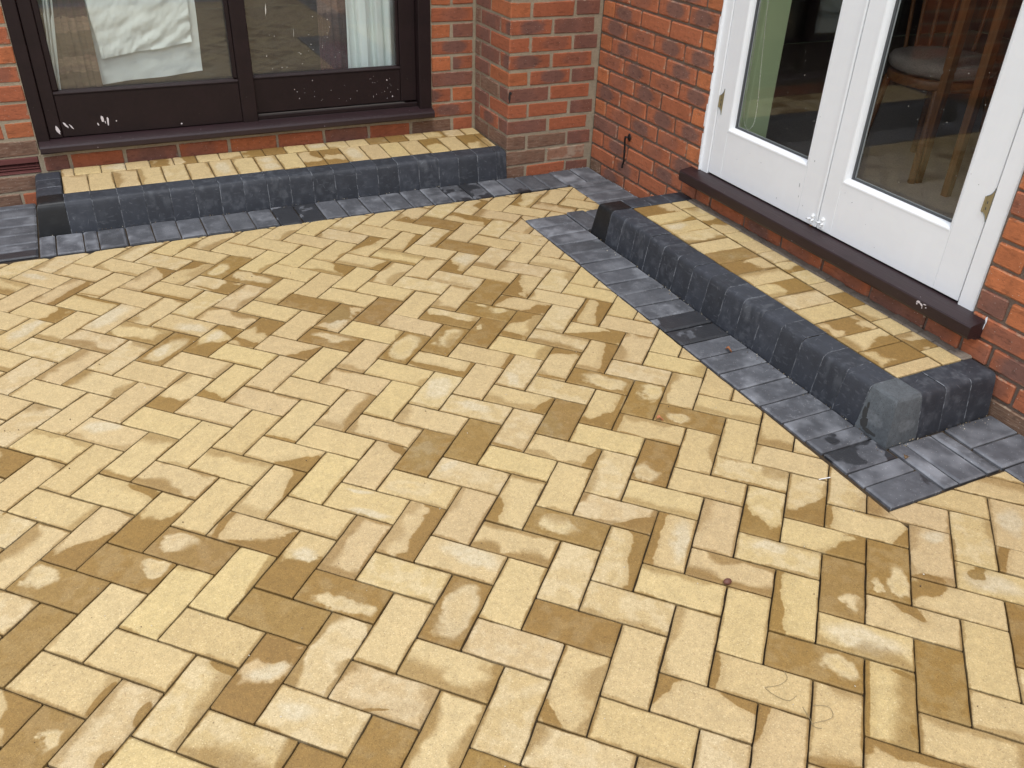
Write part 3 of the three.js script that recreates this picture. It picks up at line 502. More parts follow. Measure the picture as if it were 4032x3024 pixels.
{
  const W = backWall, front = { 13: 'or', 12: 'rm', 11: 'or', 10: 'rd', 9: 'or', 8: 'md', 7: 'rr', 6: 'mr', 5: 'om', 4: 'dr', 3: 'rr', 2: 'dr', 1: 'bb', 0: 'bp', '-1': 'br' }, ret = { 13: 'dd', 12: 'db', 11: 'dd', 10: 'db', 9: 'db', 8: 'db', 7: 'db', 6: 'db', 5: 'db', 4: 'bb', 3: 'dd', 2: 'md', 1: 'bd', 0: 'bb', '-1': 'bb' };
  for (let k = -1; k <= 13; k++) {
    const f = front[k], r = ret[k];
    if (k % 2) { // header at the corner
      mesh('brick', brickGeo(-0.478, -0.376, k, f[0], 0, 0.215), brickM, W);
      course(W, k, [-0.366, -0.151, -0.012].map((v, n) => v + (n === 1 ? 0.005 : 0)), f[1] + 'd', 0);
      { const g = brickGeo(0, 0.168, k, r[0], 0, 0.05); g.rotateY(-Math.PI / 2); g.translate(-0.478, 0, -0.394); mesh('brick', g, brickM, W); }
    } else {
      mesh('brick', brickGeo(-0.478, -0.263, k, f[0], 0, 0.1025), brickM, W);
      course(W, k, [-0.253, -0.038], f[1], 0);
      for (const [a, b, c] of [[-0.3275, -0.1125, r[0]], [-0.394, -0.3375, r[1]]]) { const g = brickGeo(0, b - a, k, c, 0, 0.05); g.rotateY(-Math.PI / 2); g.translate(-0.478, 0, a); mesh('brick', g, brickM, W); }
    }
  }
  const strip = { 13: 'ro', 12: 'r', 11: 'om', 10: 'r', 9: 'or', 8: 'r', 7: 'od', 6: 'm', 5: 'om', 4: 'd', 3: 'mo', 2: 'm' };
  for (let k = 2; k <= 13; k++) course(W, k, k % 2 ? [-0.708, -0.602, -0.488] : [-0.708, -0.488], strip[k], -0.4);
  course(W, 1, [-2.5, -2.397, -2.172, -1.945, -1.72, -1.495, -1.27, -1.045, -0.825, -0.602, -0.488], 'drdrordrbr', -0.4);
  const left = { 13: 'ro', 12: 'rr', 11: 'or', 10: 'rr', 9: 'ro', 8: 'rr', 7: 'oo', 6: 'rr', 5: 'or', 4: 'rr', 3: 'ro', 2: 'bb', 0: 'bb', '-1': 'br' };
  for (let k = -1; k <= 13; k++) if (k !== 1) course(W, k, k % 2 ? [-2.95, -2.835, -2.617, -2.507] : [-2.95, -2.73, -2.507], k % 2 ? '?' + left[k] : left[k], -0.4);
  course(W, 1, [-2.95, -2.735], 'b', -0.4);
  const out = [];
  upper(W, -4.6, -2.513, 14, 32, -0.4, out); upper(W, -4.6, -2.96, -1, 13, -0.4, out); upper(W, -0.708, -0.488, 14, 27, -0.4, out); upper(W, -2.513, -0.488, 28, 32, -0.4, out); upper(W, -0.478, -0.012, 14, 32, 0, out);
  for (let k = 14; k <= 32; k++) { const g = brickGeo(0, 0.215, k, pick('rmb'), 0, 0.05); g.rotateY(-Math.PI / 2); g.translate(-0.478, 0, -0.3); out.push(g); }
  mesh('upper_bricks', merge(out), brickM, W).userData.kind = 'stuff';
}
{ // black paint smeared on one corner of the pier
  splash(backWall, 'paint_mark', [[-0.473, 0.385, 0.007, 0.024, 0.1], [-0.467, 0.401, 0.006, 0.009, 0.4], [-0.472, 0.366, 0.004, 0.012, -0.2]], std(0.02, 0.018, 0.017, 0.7), (a, b, c) => [a, b, 0.0022 + c * 0.0005]);
}
// clay air brick low in the wall, left of the step
{
  const t = tag(group('air_brick'), 'dark red clay air brick with louvred slots low in the wall left of the step', 'air brick'), m = std(0.12, 0.035, 0.03, 0.85, { bumpMap: brickBump, bumpScale: 0.001 });
  mesh('vent_frame', merge([box(-2.728, -2.518, 0.128, 0.134, -0.45, -0.4, 0.002), box(-2.728, -2.518, 0.172, 0.196, -0.45, -0.399, 0.003), box(-2.728, -2.518, 0.128, 0.196, -0.452, -0.43, 0.001)]), m, t);
  for (const y of [0.139, 0.15, 0.161]) mesh('louvre', bar([[0, 0], [0.022, -0.005], [0.022, -0.001], [0, 0.005]], -2.726, -2.52, (a, p, q) => [a, y + q, -0.428 + p]), m, t);
  for (let k = 0; k < 6; k++) mesh('web', box(-2.72 + k * 0.038, -2.717 + k * 0.038, 0.132, 0.175, -0.43, -0.412, 0.0005), m, t);
}
// ---- the wall with the white doors (local u runs along world z)
sideWall = tag(group('brick_wall'), 'orange-red brick house wall with brown recessed mortar, round the white French doors', 'wall');
sideWall.rotation.y = -Math.PI / 2;
mesh('mortar', merge([box(-0.7, 0.884, -0.3, 2.6, -0.294, -0.0075, 0.001, uvM), box(2.281, 5.2, -0.3, 2.6, -0.294, -0.0075, 0.001, uvM), box(0.884, 2.281, -0.3, 0.205, -0.294, -0.0075, 0.001, uvM), box(0.884, 2.281, 2.1, 2.6, -0.294, -0.0075, 0.001, uvM)]), brownMortarM, sideWall);
{
  const W = sideWall, odd = { 13: 'omrro', 11: 'omrmo', 9: 'omrro', 7: 'omrmo', 5: 'ormro', 3: 'ormro', 1: 'rmrmr', '-1': 'bmrrr' }, even = { 12: 'mrrm', 10: 'mrmm', 8: 'mrmm', 6: 'rmrm', 4: 'mrmm', 2: 'drrm', 0: 'rmrr' };
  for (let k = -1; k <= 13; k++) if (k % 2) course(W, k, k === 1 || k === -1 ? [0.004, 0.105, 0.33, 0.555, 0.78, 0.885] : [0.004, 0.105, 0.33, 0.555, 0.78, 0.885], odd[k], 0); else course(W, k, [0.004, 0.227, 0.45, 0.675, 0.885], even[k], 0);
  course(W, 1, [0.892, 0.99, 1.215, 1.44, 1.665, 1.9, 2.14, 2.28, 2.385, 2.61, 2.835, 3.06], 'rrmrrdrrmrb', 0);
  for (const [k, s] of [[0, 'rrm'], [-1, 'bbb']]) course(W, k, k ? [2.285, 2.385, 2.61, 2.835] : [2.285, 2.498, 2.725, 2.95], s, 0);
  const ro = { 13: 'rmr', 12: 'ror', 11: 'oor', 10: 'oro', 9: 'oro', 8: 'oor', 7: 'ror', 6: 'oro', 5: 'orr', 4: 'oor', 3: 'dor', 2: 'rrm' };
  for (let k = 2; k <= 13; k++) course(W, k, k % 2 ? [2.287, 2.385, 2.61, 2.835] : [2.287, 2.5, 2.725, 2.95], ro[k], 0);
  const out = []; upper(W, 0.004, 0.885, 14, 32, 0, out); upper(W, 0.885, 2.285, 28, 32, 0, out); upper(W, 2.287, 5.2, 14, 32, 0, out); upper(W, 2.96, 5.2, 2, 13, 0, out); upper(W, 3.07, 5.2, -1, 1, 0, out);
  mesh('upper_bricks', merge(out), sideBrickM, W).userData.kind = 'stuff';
}

// ---------------------------------------------------------------- the two steps
const kerbSection = (H) => [[0, -0.03], [0, 0], [0.0145, 0.75 * H], [0.0175, 0.88 * H], [0.021, 0.945 * H], [0.0265, 0.983 * H], [0.034, H], [0.114, H], [0.118, H - 0.004], [0.118, -0.03]];
function straightKerb(H, a0, a1, place, id) { // a kerb with softened ends, so that the joints between kerbs show
  const S = kerbSection(H), n = S.length, rings = [[a0, 0.0012], [a0 + 0.0012, 0], [a1 - 0.0012, 0], [a1, 0.0012]], L = [0], pos = [], uv = [];
  for (let i = 0; i < n; i++) L.push(L[i] + Math.hypot(S[(i + 1) % n][0] - S[i][0], S[(i + 1) % n][1] - S[i][1]));
  const put = (r, i) => { const p = S[i % n], k = r[1], d = p[0] < 0.02 ? p[0] + k : p[0] > 0.11 ? p[0] : p[0] + k * 0.4, y = p[1] > 0.06 ? p[1] - k : p[1]; pos.push(...place(r[0], d, y)); uv.push(...kerbUV(id, (L[i] - 0.02) / 0.25, (r[0] - a0) / (a1 - a0))); };
  for (let m = 0; m + 1 < rings.length; m++) for (let i = 0; i < n; i++) { const a = rings[m], b = rings[m + 1]; put(a, i); put(a, i + 1); put(b, i + 1); put(a, i); put(b, i + 1); put(b, i); }
  return toCreasedNormals(geoOf(pos, uv), 0.5);
}
function kerbGeo(H, a0, a1, place, id) { return bar(kerbSection(H), a0, a1, place, (l, t) => kerbUV(id, (l - 0.02) / 0.25, t), 0.5); }
function stepPaver(parent, x0, x1, z0, z1, y, n, tilt = 0) {
  const b = lent[n % lent.length], alongX = x1 - x0 > z1 - z0, g = 0.0014;
  const f = (x, z) => { const s = alongX ? (x - x0) / 0.1 : (z - z0) / 0.1, t = alongX ? (z - z0) / 0.1 : (x - x0) / 0.1, q = b[0] ? gridToGround(b[1] + t, b[2] + s) : gridToGround(b[1] + s, b[2] + t); return groundUV(...q); };
  return mesh('paver', slab(ragged([[x0 + g, z0 + g], [x0 + g, z1 - g], [x1 - g, z1 - g], [x1 - g, z0 + g]], 0.05, 0.0008), y + R(-0.0008, 0.0008), 0.005, 0.003, y - 0.03, f, [R(-0.005, 0.005), tilt + R(-0.005, 0.005)]), yellowM, parent);
}
{ // right: under the white doors
  const S = tag(group('door_step'), 'block step with charcoal kerb edge and tan paver top below the white French doors', 'step'), H = 0.135, x0 = -0.435, zn = 2.453, zf = 0.768;
  const P = (a, d, y) => [x0 + d, y, a], N = (a, d, y) => [a, y, zn - d], Fp = (a, d, y) => [a, y, zf + d];
  let id = 1;
  cuts([...every(0.888, 0.0965, 14), 2.335], (a, b) => mesh('kerb_block', straightKerb(H + R(-0.002, 0.002), a + 0.0003, b - 0.0003, P, id++), kerbM, S));
  cuts([-0.317, -0.222, -0.118, -0.012], (a, b) => { mesh('kerb_block', straightKerb(H + R(-0.002, 0.001), a + 0.0003, b - 0.0003, N, id++), kerbM, S); mesh('kerb_block', straightKerb(H + R(-0.001, 0.001), a + 0.0003, b - 0.0003, Fp, id++), kerbM, S); });
  { // the grey corner block, cast with flat facets
    const sec = [[0, -0.03], [0, 0], [0.02, 0.86 * H], [0.024, 0.95 * H], [0.032, H + 0.001], [0.118, H + 0.001], [0.118, -0.03]];
    mesh('corner_kerb', merge([bar(sec, 2.3365, (d) => zn + 0.003 - d, (a, d, y) => [x0 - 0.003 + d, y, a], (l, t, a) => [l * 4, a * 4], 0.3), bar(sec, (d) => x0 - 0.003 + d, -0.3185, (a, d, y) => [a, y, zn + 0.003 - d], (l, t, a) => [l * 4, a * 4], 0.3)]), greyKerbM, S).userData.label = 'grey weathered kerb corner block';
    splash(S, 'damp_stain', [[2.35, 0.05, 0.012, 0.02, 0.3], [2.36, 0.025, 0.016, 0.018, 0.4], [2.385, 0.008, 0.03, 0.007, 0.05], [2.352, 0.075, 0.006, 0.012, 0.2]], std(0.028, 0.028, 0.027, 0.6), (a, b, c) => [x0 - 0.003 + 0.0233 * b / H - 0.0006 - c * 0.0002, Math.max(0.001, b), a]);
  }
  mesh('corner_kerb', merge([kerbGeo(H, (d) => zf + d, 0.887, P, 4), kerbGeo(H, (d) => x0 + d, -0.318, Fp, 5)]), wetKerbM, S).userData.label = 'wet black kerb corner block';
  const y = H + 0.001; let n = 0;
  cuts([0.893, 0.99, 1.089, 1.189, 1.292, 1.389, 1.486, 1.589, 1.681, 1.785, 1.881, 1.983, 2.081, 2.176, 2.278, 2.334], (a, b) => stepPaver(S, -0.316, -0.13, a, b, y, n++));
  cuts([0.893, 0.968, 1.067, 1.162, 1.26, 1.352, 1.458, 1.553, 1.642, 1.747, 1.837, 1.937, 2.04, 2.138, 2.244, 2.334], (a, b) => stepPaver(S, -0.127, -0.043, a, b, y, n++));
  mesh('step_bed', box(x0 + 0.1, -0.003, -0.03, H - 0.012, zf + 0.1, zn - 0.1, 0.001, uvM), earthM, S);
  const F = []; for (let a = 0.895; a < 2.33; a += 0.06) F.push(chamferBox(0.042, 0.02, 0.062, 0.004, uvM, 0.002, -0.0215, H - 0.009 + R(-0.002, 0.002), a + 0.03)); // mortar fillet along the wall
  mesh('mortar_fillet', merge(F), mortarOf(0.23, 0.19, 0.15), S);
}
{ // left: under the dark sliding door
  const S = tag(group('door_step'), 'long block step with charcoal kerb edge and tan paver top below the dark sliding door', 'step'), H = 0.126, x0 = -2.565, z0 = 0.018;
  const A = (a, d, y) => [a, y, z0 - d], B = (a, d, y) => [x0 + d, y, a];
  let id = 11;
  cuts([...every(-2.446, 0.1007, 19), -0.48], (a, b) => mesh('kerb_block', straightKerb(H + R(-0.002, 0.002), a + 0.0003, b - 0.0003, A, id++), kerbM, S));
  cuts([-0.393, -0.3, -0.2, -0.101], (a, b) => mesh('kerb_block', straightKerb(H + R(-0.001, 0.002), a + 0.0003, b - 0.0003, B, id++), kerbM, S));
  mesh('corner_kerb', merge([kerbGeo(H, (d) => x0 + d, -2.447, A, 20), kerbGeo(H, -0.1, (d) => z0 - d, B, 21)]), wetKerbM, S).userData.label = 'wet black kerb corner block';
  let n = 30; const tilt = -0.037;
  cuts([-2.443, ...every(-2.343, 0.1009, 18), -0.486], (a, b) => stepPaver(S, a, b, -0.297, -0.103, H + 0.004, n++, tilt));
  cuts([-2.443, -2.392, ...every(-2.283, 0.1008, 17), -0.486], (a, b) => stepPaver(S, a, b, -0.39, -0.3, H + 0.0095, n++, tilt));
  mesh('step_bed', box(x0 + 0.1, -0.482, -0.03, H - 0.02, -0.397, z0 - 0.1, 0.001, uvM), earthM, S);
}

// ---------------------------------------------------------------- dark brown sliding door
const woodBump = grey(256, 256, (x, y) => 0.5 + 0.3 * (tn(x / 3, y / 64, 85, 51) - 0.5) + 0.2 * (tn(x / 20, y / 20, 12, 52) - 0.5), 3, 3);
const darkMap = colour(1024, 1024, (x, y, c) => { const n = tn(x / 64, y / 64, 16, 53) * 0.6 + tn(x / 12, y / 12, 85, 54) * 0.4; let k = 0.8 + 0.4 * n; c[0] = 0.0165 * k; c[1] = 0.0085 * k; c[2] = 0.0088 * k; const i = x >> 4, j = y >> 4; if (hash(i, j, 55) > 0.991) { const dx = (x & 15) - 4 - 8 * hash(i, j, 56), dy = (y & 15) - 4 - 8 * hash(i, j, 57), r = 0.5 + 1.7 * hash(i, j, 58) ** 2; if (dx * dx + dy * dy < r * r) { c[0] = 0.42; c[1] = 0.38; c[2] = 0.37; } } });
const darkM = new THREE.MeshPhysicalMaterial({ map: darkMap, roughness: 0.5, specularIntensity: 0.5, bumpMap: woodBump, bumpScale: 0.0006 });
const sillM = new THREE.MeshPhysicalMaterial({ map: darkMap, color: lin(1.5, 1.45, 1.6), roughness: 0.42, specularIntensity: 1, bumpMap: woodBump, bumpScale: 0.001 });
const chipM = std(0.62, 0.56, 0.56, 0.7), alloyM = std(0.06, 0.05, 0.045, 0.85);
const doorGlassM = new THREE.MeshPhysicalMaterial({ color: lin(0.985, 0.99, 0.985), roughness: 0.02, transmission: 1, thickness: 0, ior: 1.46, side: THREE.DoubleSide });
const glassM = new THREE.MeshPhysicalMaterial({ color: lin(0.96, 0.98, 0.97), roughness: 0.02, transmission: 1, thickness: 0, ior: 1.62, side: THREE.DoubleSide });
const dustM = new THREE.MeshStandardMaterial({ color: lin(0.62, 0.61, 0.58), roughness: 1, transparent: true, opacity: 0.055, side: THREE.DoubleSide, depthWrite: false });
const planeXY = (x0, x1, y0, y1, z) => geoOf([x0, y0, z, x1, y0, z, x1, y1, z, x0, y0, z, x1, y1, z, x0, y1, z], [x0, y0, x1, y0, x1, y1, x0, y0, x1, y1, x0, y1]);
const planeZY = (z0, z1, y0, y1, x) => geoOf([x, y0, z0, x, y0, z1, x, y1, z1, x, y0, z0, x, y1, z1, x, y1, z0], [z0, y0, z1, y0, z1, y1, z0, y0, z1, y1, z0, y1]);
{
  const D = tag(group('sliding_door'), 'dark brown wooden sliding patio door with two glass panels and a sloping sill', 'door');
  const F = group('frame', D);
  mesh('jamb', box(-2.504, -2.455, 0.25, 2.1, -0.5, -0.395, 0.003, uvM), darkM, F);
  mesh('jamb', box(-0.779, -0.716, 0.238, 2.1, -0.5, -0.384, 0.004, uvM), darkM, F);
  mesh('head', box(-2.454, -0.78, 2.05, 2.1, -0.5, -0.395, 0.003, uvM), darkM, F);
  mesh('threshold', box(-2.454, -0.78, 0.2, 0.264, -0.55, -0.412, 0.002, uvM), darkM, F);
  mesh('track', box(-1.566, -0.845, 0.284, 0.2865, -0.436, -0.419, 0.0008), alloyM, F);
  mesh('track_bar', box(-1.57, -0.781, 0.265, 0.283, -0.45, -0.416, 0.002, uvM), darkM, F);
  mesh('sill', bar([[-0.5, 0.2], [-0.5, 0.27], [-0.411, 0.263], [-0.365, 0.252], [-0.356, 0.247], [-0.353, 0.24], [-0.353, 0.222], [-0.357, 0.216], [-0.378, 0.216], [-0.38, 0.221], [-0.404, 0.221], [-0.404, 0.2]], -2.5, -0.713, (a, p, q) => [a, q, p], (l, t, a) => [a, l * 2], 0.35), sillM, D);
  const L = group('front_panel', D);
  mesh('stile', box(-2.453, -2.402, 0.266, 2.048, -0.455, -0.405, 0.003, uvM), darkM, L);
  mesh('stile', box(-1.64, -1.572, 0.25, 2.048, -0.455, -0.404, 0.003, uvM), darkM, L);
  mesh('bottom_rail', box(-2.401, -1.641, 0.266, 0.444, -0.455, -0.409, 0.003, uvM), darkM, L);
  mesh('top_rail', box(-2.401, -1.641, 1.95, 2.048, -0.455, -0.409, 0.003, uvM), darkM, L);
  mesh('bead', merge([bar([[0, 0], [0.022, 0], [0.022, 0.004], [0.008, 0.014], [0, 0.014]], -2.401, -1.641, (a, p, q) => [a, 0.4445 + q, -0.4275 + p]), box(-2.4015, -2.377, 0.459, 1.949, -0.44, -0.412, 0.004), box(-1.66, -1.6405, 0.459, 1.949, -0.44, -0.412, 0.004)]), darkM, L);
  mesh('glass_pane', planeXY(-2.401, -1.641, 0.445, 1.95, -0.43), glassM, L); mesh('inner_glass_pane', planeXY(-2.401, -1.641, 0.445, 1.95, -0.444), glassM, L);
  mesh('dust_film', planeXY(-2.399, -1.643, 0.447, 1.948, -0.4285), dustM, L);
  const B = group('rear_panel', D);
  mesh('stile', box(-1.64, -1.571, 0.29, 2.048, -0.49, -0.457, 0.003, uvM), darkM, B);
  mesh('stile', box(-0.86, -0.78, 0.29, 2.048, -0.49, -0.43, 0.003, uvM), darkM, B);
  mesh('bottom_rail', box(-1.57, -0.861, 0.29, 0.446, -0.49, -0.434, 0.003, uvM), darkM, B);
  mesh('top_rail', box(-1.57, -0.861, 1.95, 2.048, -0.49, -0.434, 0.003, uvM), darkM, B);
  mesh('bead', merge([bar([[0, 0], [0.022, 0], [0.022, 0.004], [0.008, 0.014], [0, 0.014]], -1.57, -0.861, (a, p, q) => [a, 0.4465 + q, -0.4525 + p]), box(-0.876, -0.8605, 0.461, 1.949, -0.465, -0.437, 0.004)]), darkM, B);
  mesh('glass_pane', planeXY(-1.571, -0.861, 0.447, 1.95, -0.455), glassM, B); mesh('inner_glass_pane', planeXY(-1.571, -0.861, 0.447, 1.95, -0.469), glassM, B);
  mesh('dust_film', planeXY(-1.569, -0.863, 0.449, 1.948, -0.4535), dustM, B);
  splash(D, 'paint_chip', [[-2.416, 0.3, 0.007, 0.019, 0.35], [-2.381, 0.317, 0.004, 0.017, 0.55], [-2.361, 0.309, 0.003, 0.014, 0.6], [-2.234, 0.33, 0.006, 0.017, 0.05], [-2.213, 0.319, 0.0045, 0.017, -0.1], [-2.224, 0.316, 0.002, 0.007, 0.1], [-2.254, 0.309, 0.003, 0.007, 0.2], [-2.179, 0.317, 0.0025, 0.004, 0], [-1.912, 0.281, 0.004, 0.004, 0.5]], chipM, (a, b, c) => [a, b, (a < -2.4 ? -0.4035 : -0.4075) + c * 0.0006]);
  const drops = []; for (let k = 0; k < 60; k++) { const c = k < 18 ? [R(-1.02, -0.8), R(0.31, 0.43)] : k < 34 ? [R(-1.4, -0.9), R(0.31, 0.43)] : [R(-1.5, -0.85), 0.31 + 0.03 * rnd()]; const r = R(0.0006, 0.0018) * (rnd() > 0.9 ? 1.6 : 1); drops.push([c[0], c[1], r, r * R(1, 1.7), 0]); }
  splash(D, 'droplet_mark', drops.slice(0, 40), chipM, (a, b, c) => [a, b, -0.4335 + c * 0.0005]);
  const onGlass = []; for (let k = 0; k < 22; k++) { const x = R(-1.5, -1.14); onGlass.push([x, 0.48 + 0.2 * rnd() * rnd() + (x > -1.35 ? R(0, 0.08) : 0), R(0.001, 0.0026), R(0.0012, 0.003), 0]); }
  onGlass.push([-1.475, 0.735, 0.0025, 0.026, -0.12], [-1.36, 0.63, 0.001, 0.02, -0.05]);
  splash(D, 'glass_spot', onGlass, std(0.6, 0.57, 0.5, 0.8), (a, b, c) => [a, b, -0.452 + c * 0.0004]);
}
// ---------------------------------------------------------------- white French doors
const whiteMap = colour(1024, 1024, (x, y, c) => { const n = tn(x / 128, y / 128, 8, 61) * 0.6 + tn(x / 24, y / 24, 42, 62) * 0.4; const k = 0.97 + 0.05 * n; c[0] = 0.845 * k; c[1] = 0.86 * k; c[2] = 0.875 * k; const i = x >> 5, j = y >> 5; if (hash(i, j, 63) > 0.965) { const dx = (x & 31) - 10 - 12 * hash(i, j, 64), dy = ((y & 31) - 10 - 12 * hash(i, j, 65)) * (0.35 + 0.6 * hash(i, j, 66)), r = 0.8 + 2 * hash(i, j, 67) ** 3; if (dx * dx + dy * dy < r * r) { c[0] = 0.3; c[1] = 0.3; c[2] = 0.3; } } });
const whiteM = new THREE.MeshStandardMaterial({ map: whiteMap, roughness: 0.38, bumpMap: woodBump, bumpScale: 0.0004 });
const gasketM = std(0.06, 0.065, 0.07, 0.5), gasketGreyM = std(0.22, 0.24, 0.24, 0.5), brassM = std(0.36, 0.3, 0.17, 0.42, { metalness: 0.55 }), whiteMetalM = std(0.84, 0.85, 0.85, 0.3);
{
  const D = tag(group('french_doors'), 'white painted glazed French doors with brass hinges above a dark brown wooden sill', 'doors');
  const F = group('frame', D), uv = uvM;
  mesh('jamb', box(0.008, 0.075, 0.25, 2.1, 0.886, 0.9325, 0.002, uv), whiteM, F);
  mesh('jamb', box(0.008, 0.075, 0.25, 2.1, 2.2205, 2.279, 0.004, uv), whiteM, F);
  mesh('head', box(0.008, 0.075, 2.055, 2.1, 0.933, 2.22, 0.004, uv), whiteM, F);
  mesh('caulk', merge(Array.from({ length: 60 }, (_, k) => box(-0.0015 - R(0, 0.002), 0.012, 0.262 + k * 0.0302, 0.293 + k * 0.0302, 0.8855 - R(0.001, 0.011), 0.8895, 0.001))), whiteM, F);
  mesh('sill', bar([[0.08, 0.2], [0.08, 0.263], [0.0, 0.2605], [-0.05, 0.2525], [-0.058, 0.25], [-0.0605, 0.2455], [-0.0605, 0.214], [-0.056, 0.2065], [-0.03, 0.2065], [-0.027, 0.2]], 0.836, 2.336, (a, p, q) => [p, q, a], (l, t, a) => [l * 2, a], 0.35), sillM, D);
  mesh('weather_gap', box(0.02, 0.07, 0.2625, 0.2665, 0.933, 2.22, 0.0005), gasketM, F);
  const leaf = (z0, g0, g1, z1) => {
    const L = group('door_leaf', D), x0 = 0.0125, x1 = 0.057, gy = 0.474, gt = 1.93, bw = 0.0145;
    mesh('stile', box(x0, x1, 0.2665, 2.053, z0, g0 - bw, 0.0016, uv), whiteM, L);
    mesh('stile', box(x0, x1, 0.2665, 2.053, g1 + bw, z1, 0.0016, uv), whiteM, L);
    mesh('bottom_rail', box(x0 + 0.0004, x1, 0.2665, gy - bw, g0 - bw + 0.0002, g1 + bw - 0.0002, 0.0008, uv), whiteM, L);
    mesh('top_rail', box(x0 + 0.0004, x1, gt + bw, 2.053, g0 - bw + 0.0002, g1 + bw - 0.0002, 0.0008, uv), whiteM, L);
    const sec = [[0, 0], [0, 0.03], [bw * 0.35, 0.029], [bw * 0.8, 0.022], [bw, 0.012], [bw, 0.0]]; // p across the bead, q its height over the glass
    mesh('glazing_bead', bar(sec, (p) => gy - bw + p, (p) => gt + bw - p, (a, p, q) => [0.0415 - q, a, g0 - bw + p], null, 0.5), whiteM, L);
    mesh('glazing_bead', bar(sec, (p) => gy - bw + p, (p) => gt + bw - p, (a, p, q) => [0.0415 - q, a, g1 + bw - p], null, 0.5), whiteM, L);
    mesh('glazing_bead', bar(sec, (p) => g0 - bw + p, (p) => g1 + bw - p, (a, p, q) => [0.0415 - q, gy - bw + p, a], null, 0.5), whiteM, L);
    mesh('glazing_bead', bar(sec, (p) => g0 - bw + p, (p) => g1 + bw - p, (a, p, q) => [0.0415 - q, gt + bw - p, a], null, 0.5), whiteM, L);
    mesh('gasket', merge([box(0.034, 0.0408, gy, gt, g0 + 0.0002, g0 + 0.0085, 0.001), box(0.035, 0.0408, gy + 0.0002, gy + 0.006, g0 + 0.009, g1, 0.001)]), gasketM, L);
    mesh('spacer_bar', merge([box(0.039, 0.0409, gy + 0.0062, gt, g0 + 0.009, g0 + 0.0145, 0.0008), box(0.039, 0.0409, gy + 0.0064, gy + 0.0095, g0 + 0.015, g1, 0.0008)]), gasketGreyM, L);
    mesh('glass_pane', planeZY(g0 - 0.004, g1 + 0.004, gy - 0.004, gt + 0.004, 0.0412), doorGlassM, L);
    mesh('inner_glass_pane', planeZY(g0 - 0.004, g1 + 0.004, gy - 0.004, gt + 0.004, 0.0552), doorGlassM, L);
    return L;
  };
  leaf(0.9345, 1.031, 1.466, 1.5845);
  leaf(1.5885, 1.672, 2.104, 2.2165);
  mesh('meeting_strip', box(0.0085, 0.0123, 0.3, 2.05, 1.576, 1.5845, 0.0012), whiteM, D);
  // brass hinge leaves showing through scalloped cuts in the paint
  const hinge = (z, y, s) => {
    const H = group('hinge', D), sh = new THREE.Shape(); // u toward the door leaf, v up
    sh.moveTo(0, 0.048); sh.quadraticCurveTo(0.004, 0.028, 0.021, 0.02); sh.lineTo(0.021, -0.026); sh.quadraticCurveTo(0.006, -0.03, 0, -0.05); sh.closePath();
    const place = (g, lift) => { const p = g.attributes.position; for (let i = 0; i < p.count; i++) p.setXYZ(i, lift - p.getZ(i), y + p.getY(i), z - s * p.getX(i)); g.computeVertexNormals(); return g; };
    mesh('hinge_plate', place(new THREE.ExtrudeGeometry(sh, { depth: 0.0012, bevelEnabled: false, curveSegments: 6 }), 0.0118), brassM, H);
    const slot = []; for (const v of [0.004, -0.014]) slot.push(box(0.0098, 0.0108, y + v - 0.004, y + v + 0.004, z - s * 0.012 - 0.0013, z - s * 0.012 + 0.0013, 0.0003));
    mesh('slot', merge(slot), gasketM, H);
    const e1 = new THREE.QuadraticBezierCurve3(new THREE.Vector3(0.0105, y + 0.05, z), new THREE.Vector3(0.0105, y + 0.029, z - s * 0.004), new THREE.Vector3(0.0105, y + 0.021, z - s * 0.021)), e2 = new THREE.QuadraticBezierCurve3(new THREE.Vector3(0.0105, y - 0.052, z), new THREE.Vector3(0.0105, y - 0.031, z - s * 0.006), new THREE.Vector3(0.0105, y - 0.027, z - s * 0.021));
    mesh('paint_edge', merge([new THREE.TubeGeometry(e1, 8, 0.0014, 5), new THREE.TubeGeometry(e2, 8, 0.0014, 5)]), gasketGreyM, H);
    mesh('knuckle', new THREE.CylinderGeometry(0.0035, 0.0035, 0.046, 10).translate(0.0105, y - 0.003, z - s * 0.021), brassM, H);
  };
  hinge(0.96, 0.562, 1); hinge(2.219, 0.578, 1);
  const bolt = (z, y, rusty) => {
    const B = group('bolt_keep', D, [0, 0, 0]);
    const ring = new THREE.TorusGeometry(0.0115, 0.0031, 8, 16, Math.PI * 1.25); ring.rotateX(Math.PI / 2); ring.rotateY(Math.PI * 0.62); ring.translate(0.0085 - 0.012, y + 0.006, z - 0.004);
    ring.translate(0.004, 0, 0);
    mesh('ring', ring, whiteMetalM, B);
    mesh('back_plate', merge([box(0.0095, 0.0128, y - 0.014, y + 0.024, z - 0.0095, z + 0.0095, 0.001), new THREE.SphereGeometry(0.008, 12, 8).scale(0.3, 1, 1).translate(0.011, y + 0.021, z)]), whiteMetalM, B);
    mesh('screw', merge([new THREE.SphereGeometry(0.0045, 10, 8).translate(0.008, y + 0.019, z), new THREE.SphereGeometry(0.0032, 10, 8).translate(0.008, y - 0.006, z - 0.002)]), whiteMetalM, B);
    if (rusty) splash(B, 'rust_stain', [[z + 0.004, y - 0.015, 0.008, 0.002, 0.75], [z - 0.003, y - 0.0175, 0.005, 0.003, 0.3]], std(0.3, 0.12, 0.03, 0.8), (a, b, c) => [0.0119 - c * 0.0004, b, a]);
  };
  bolt(1.562, 0.283, true); bolt(1.612, 0.286, false);
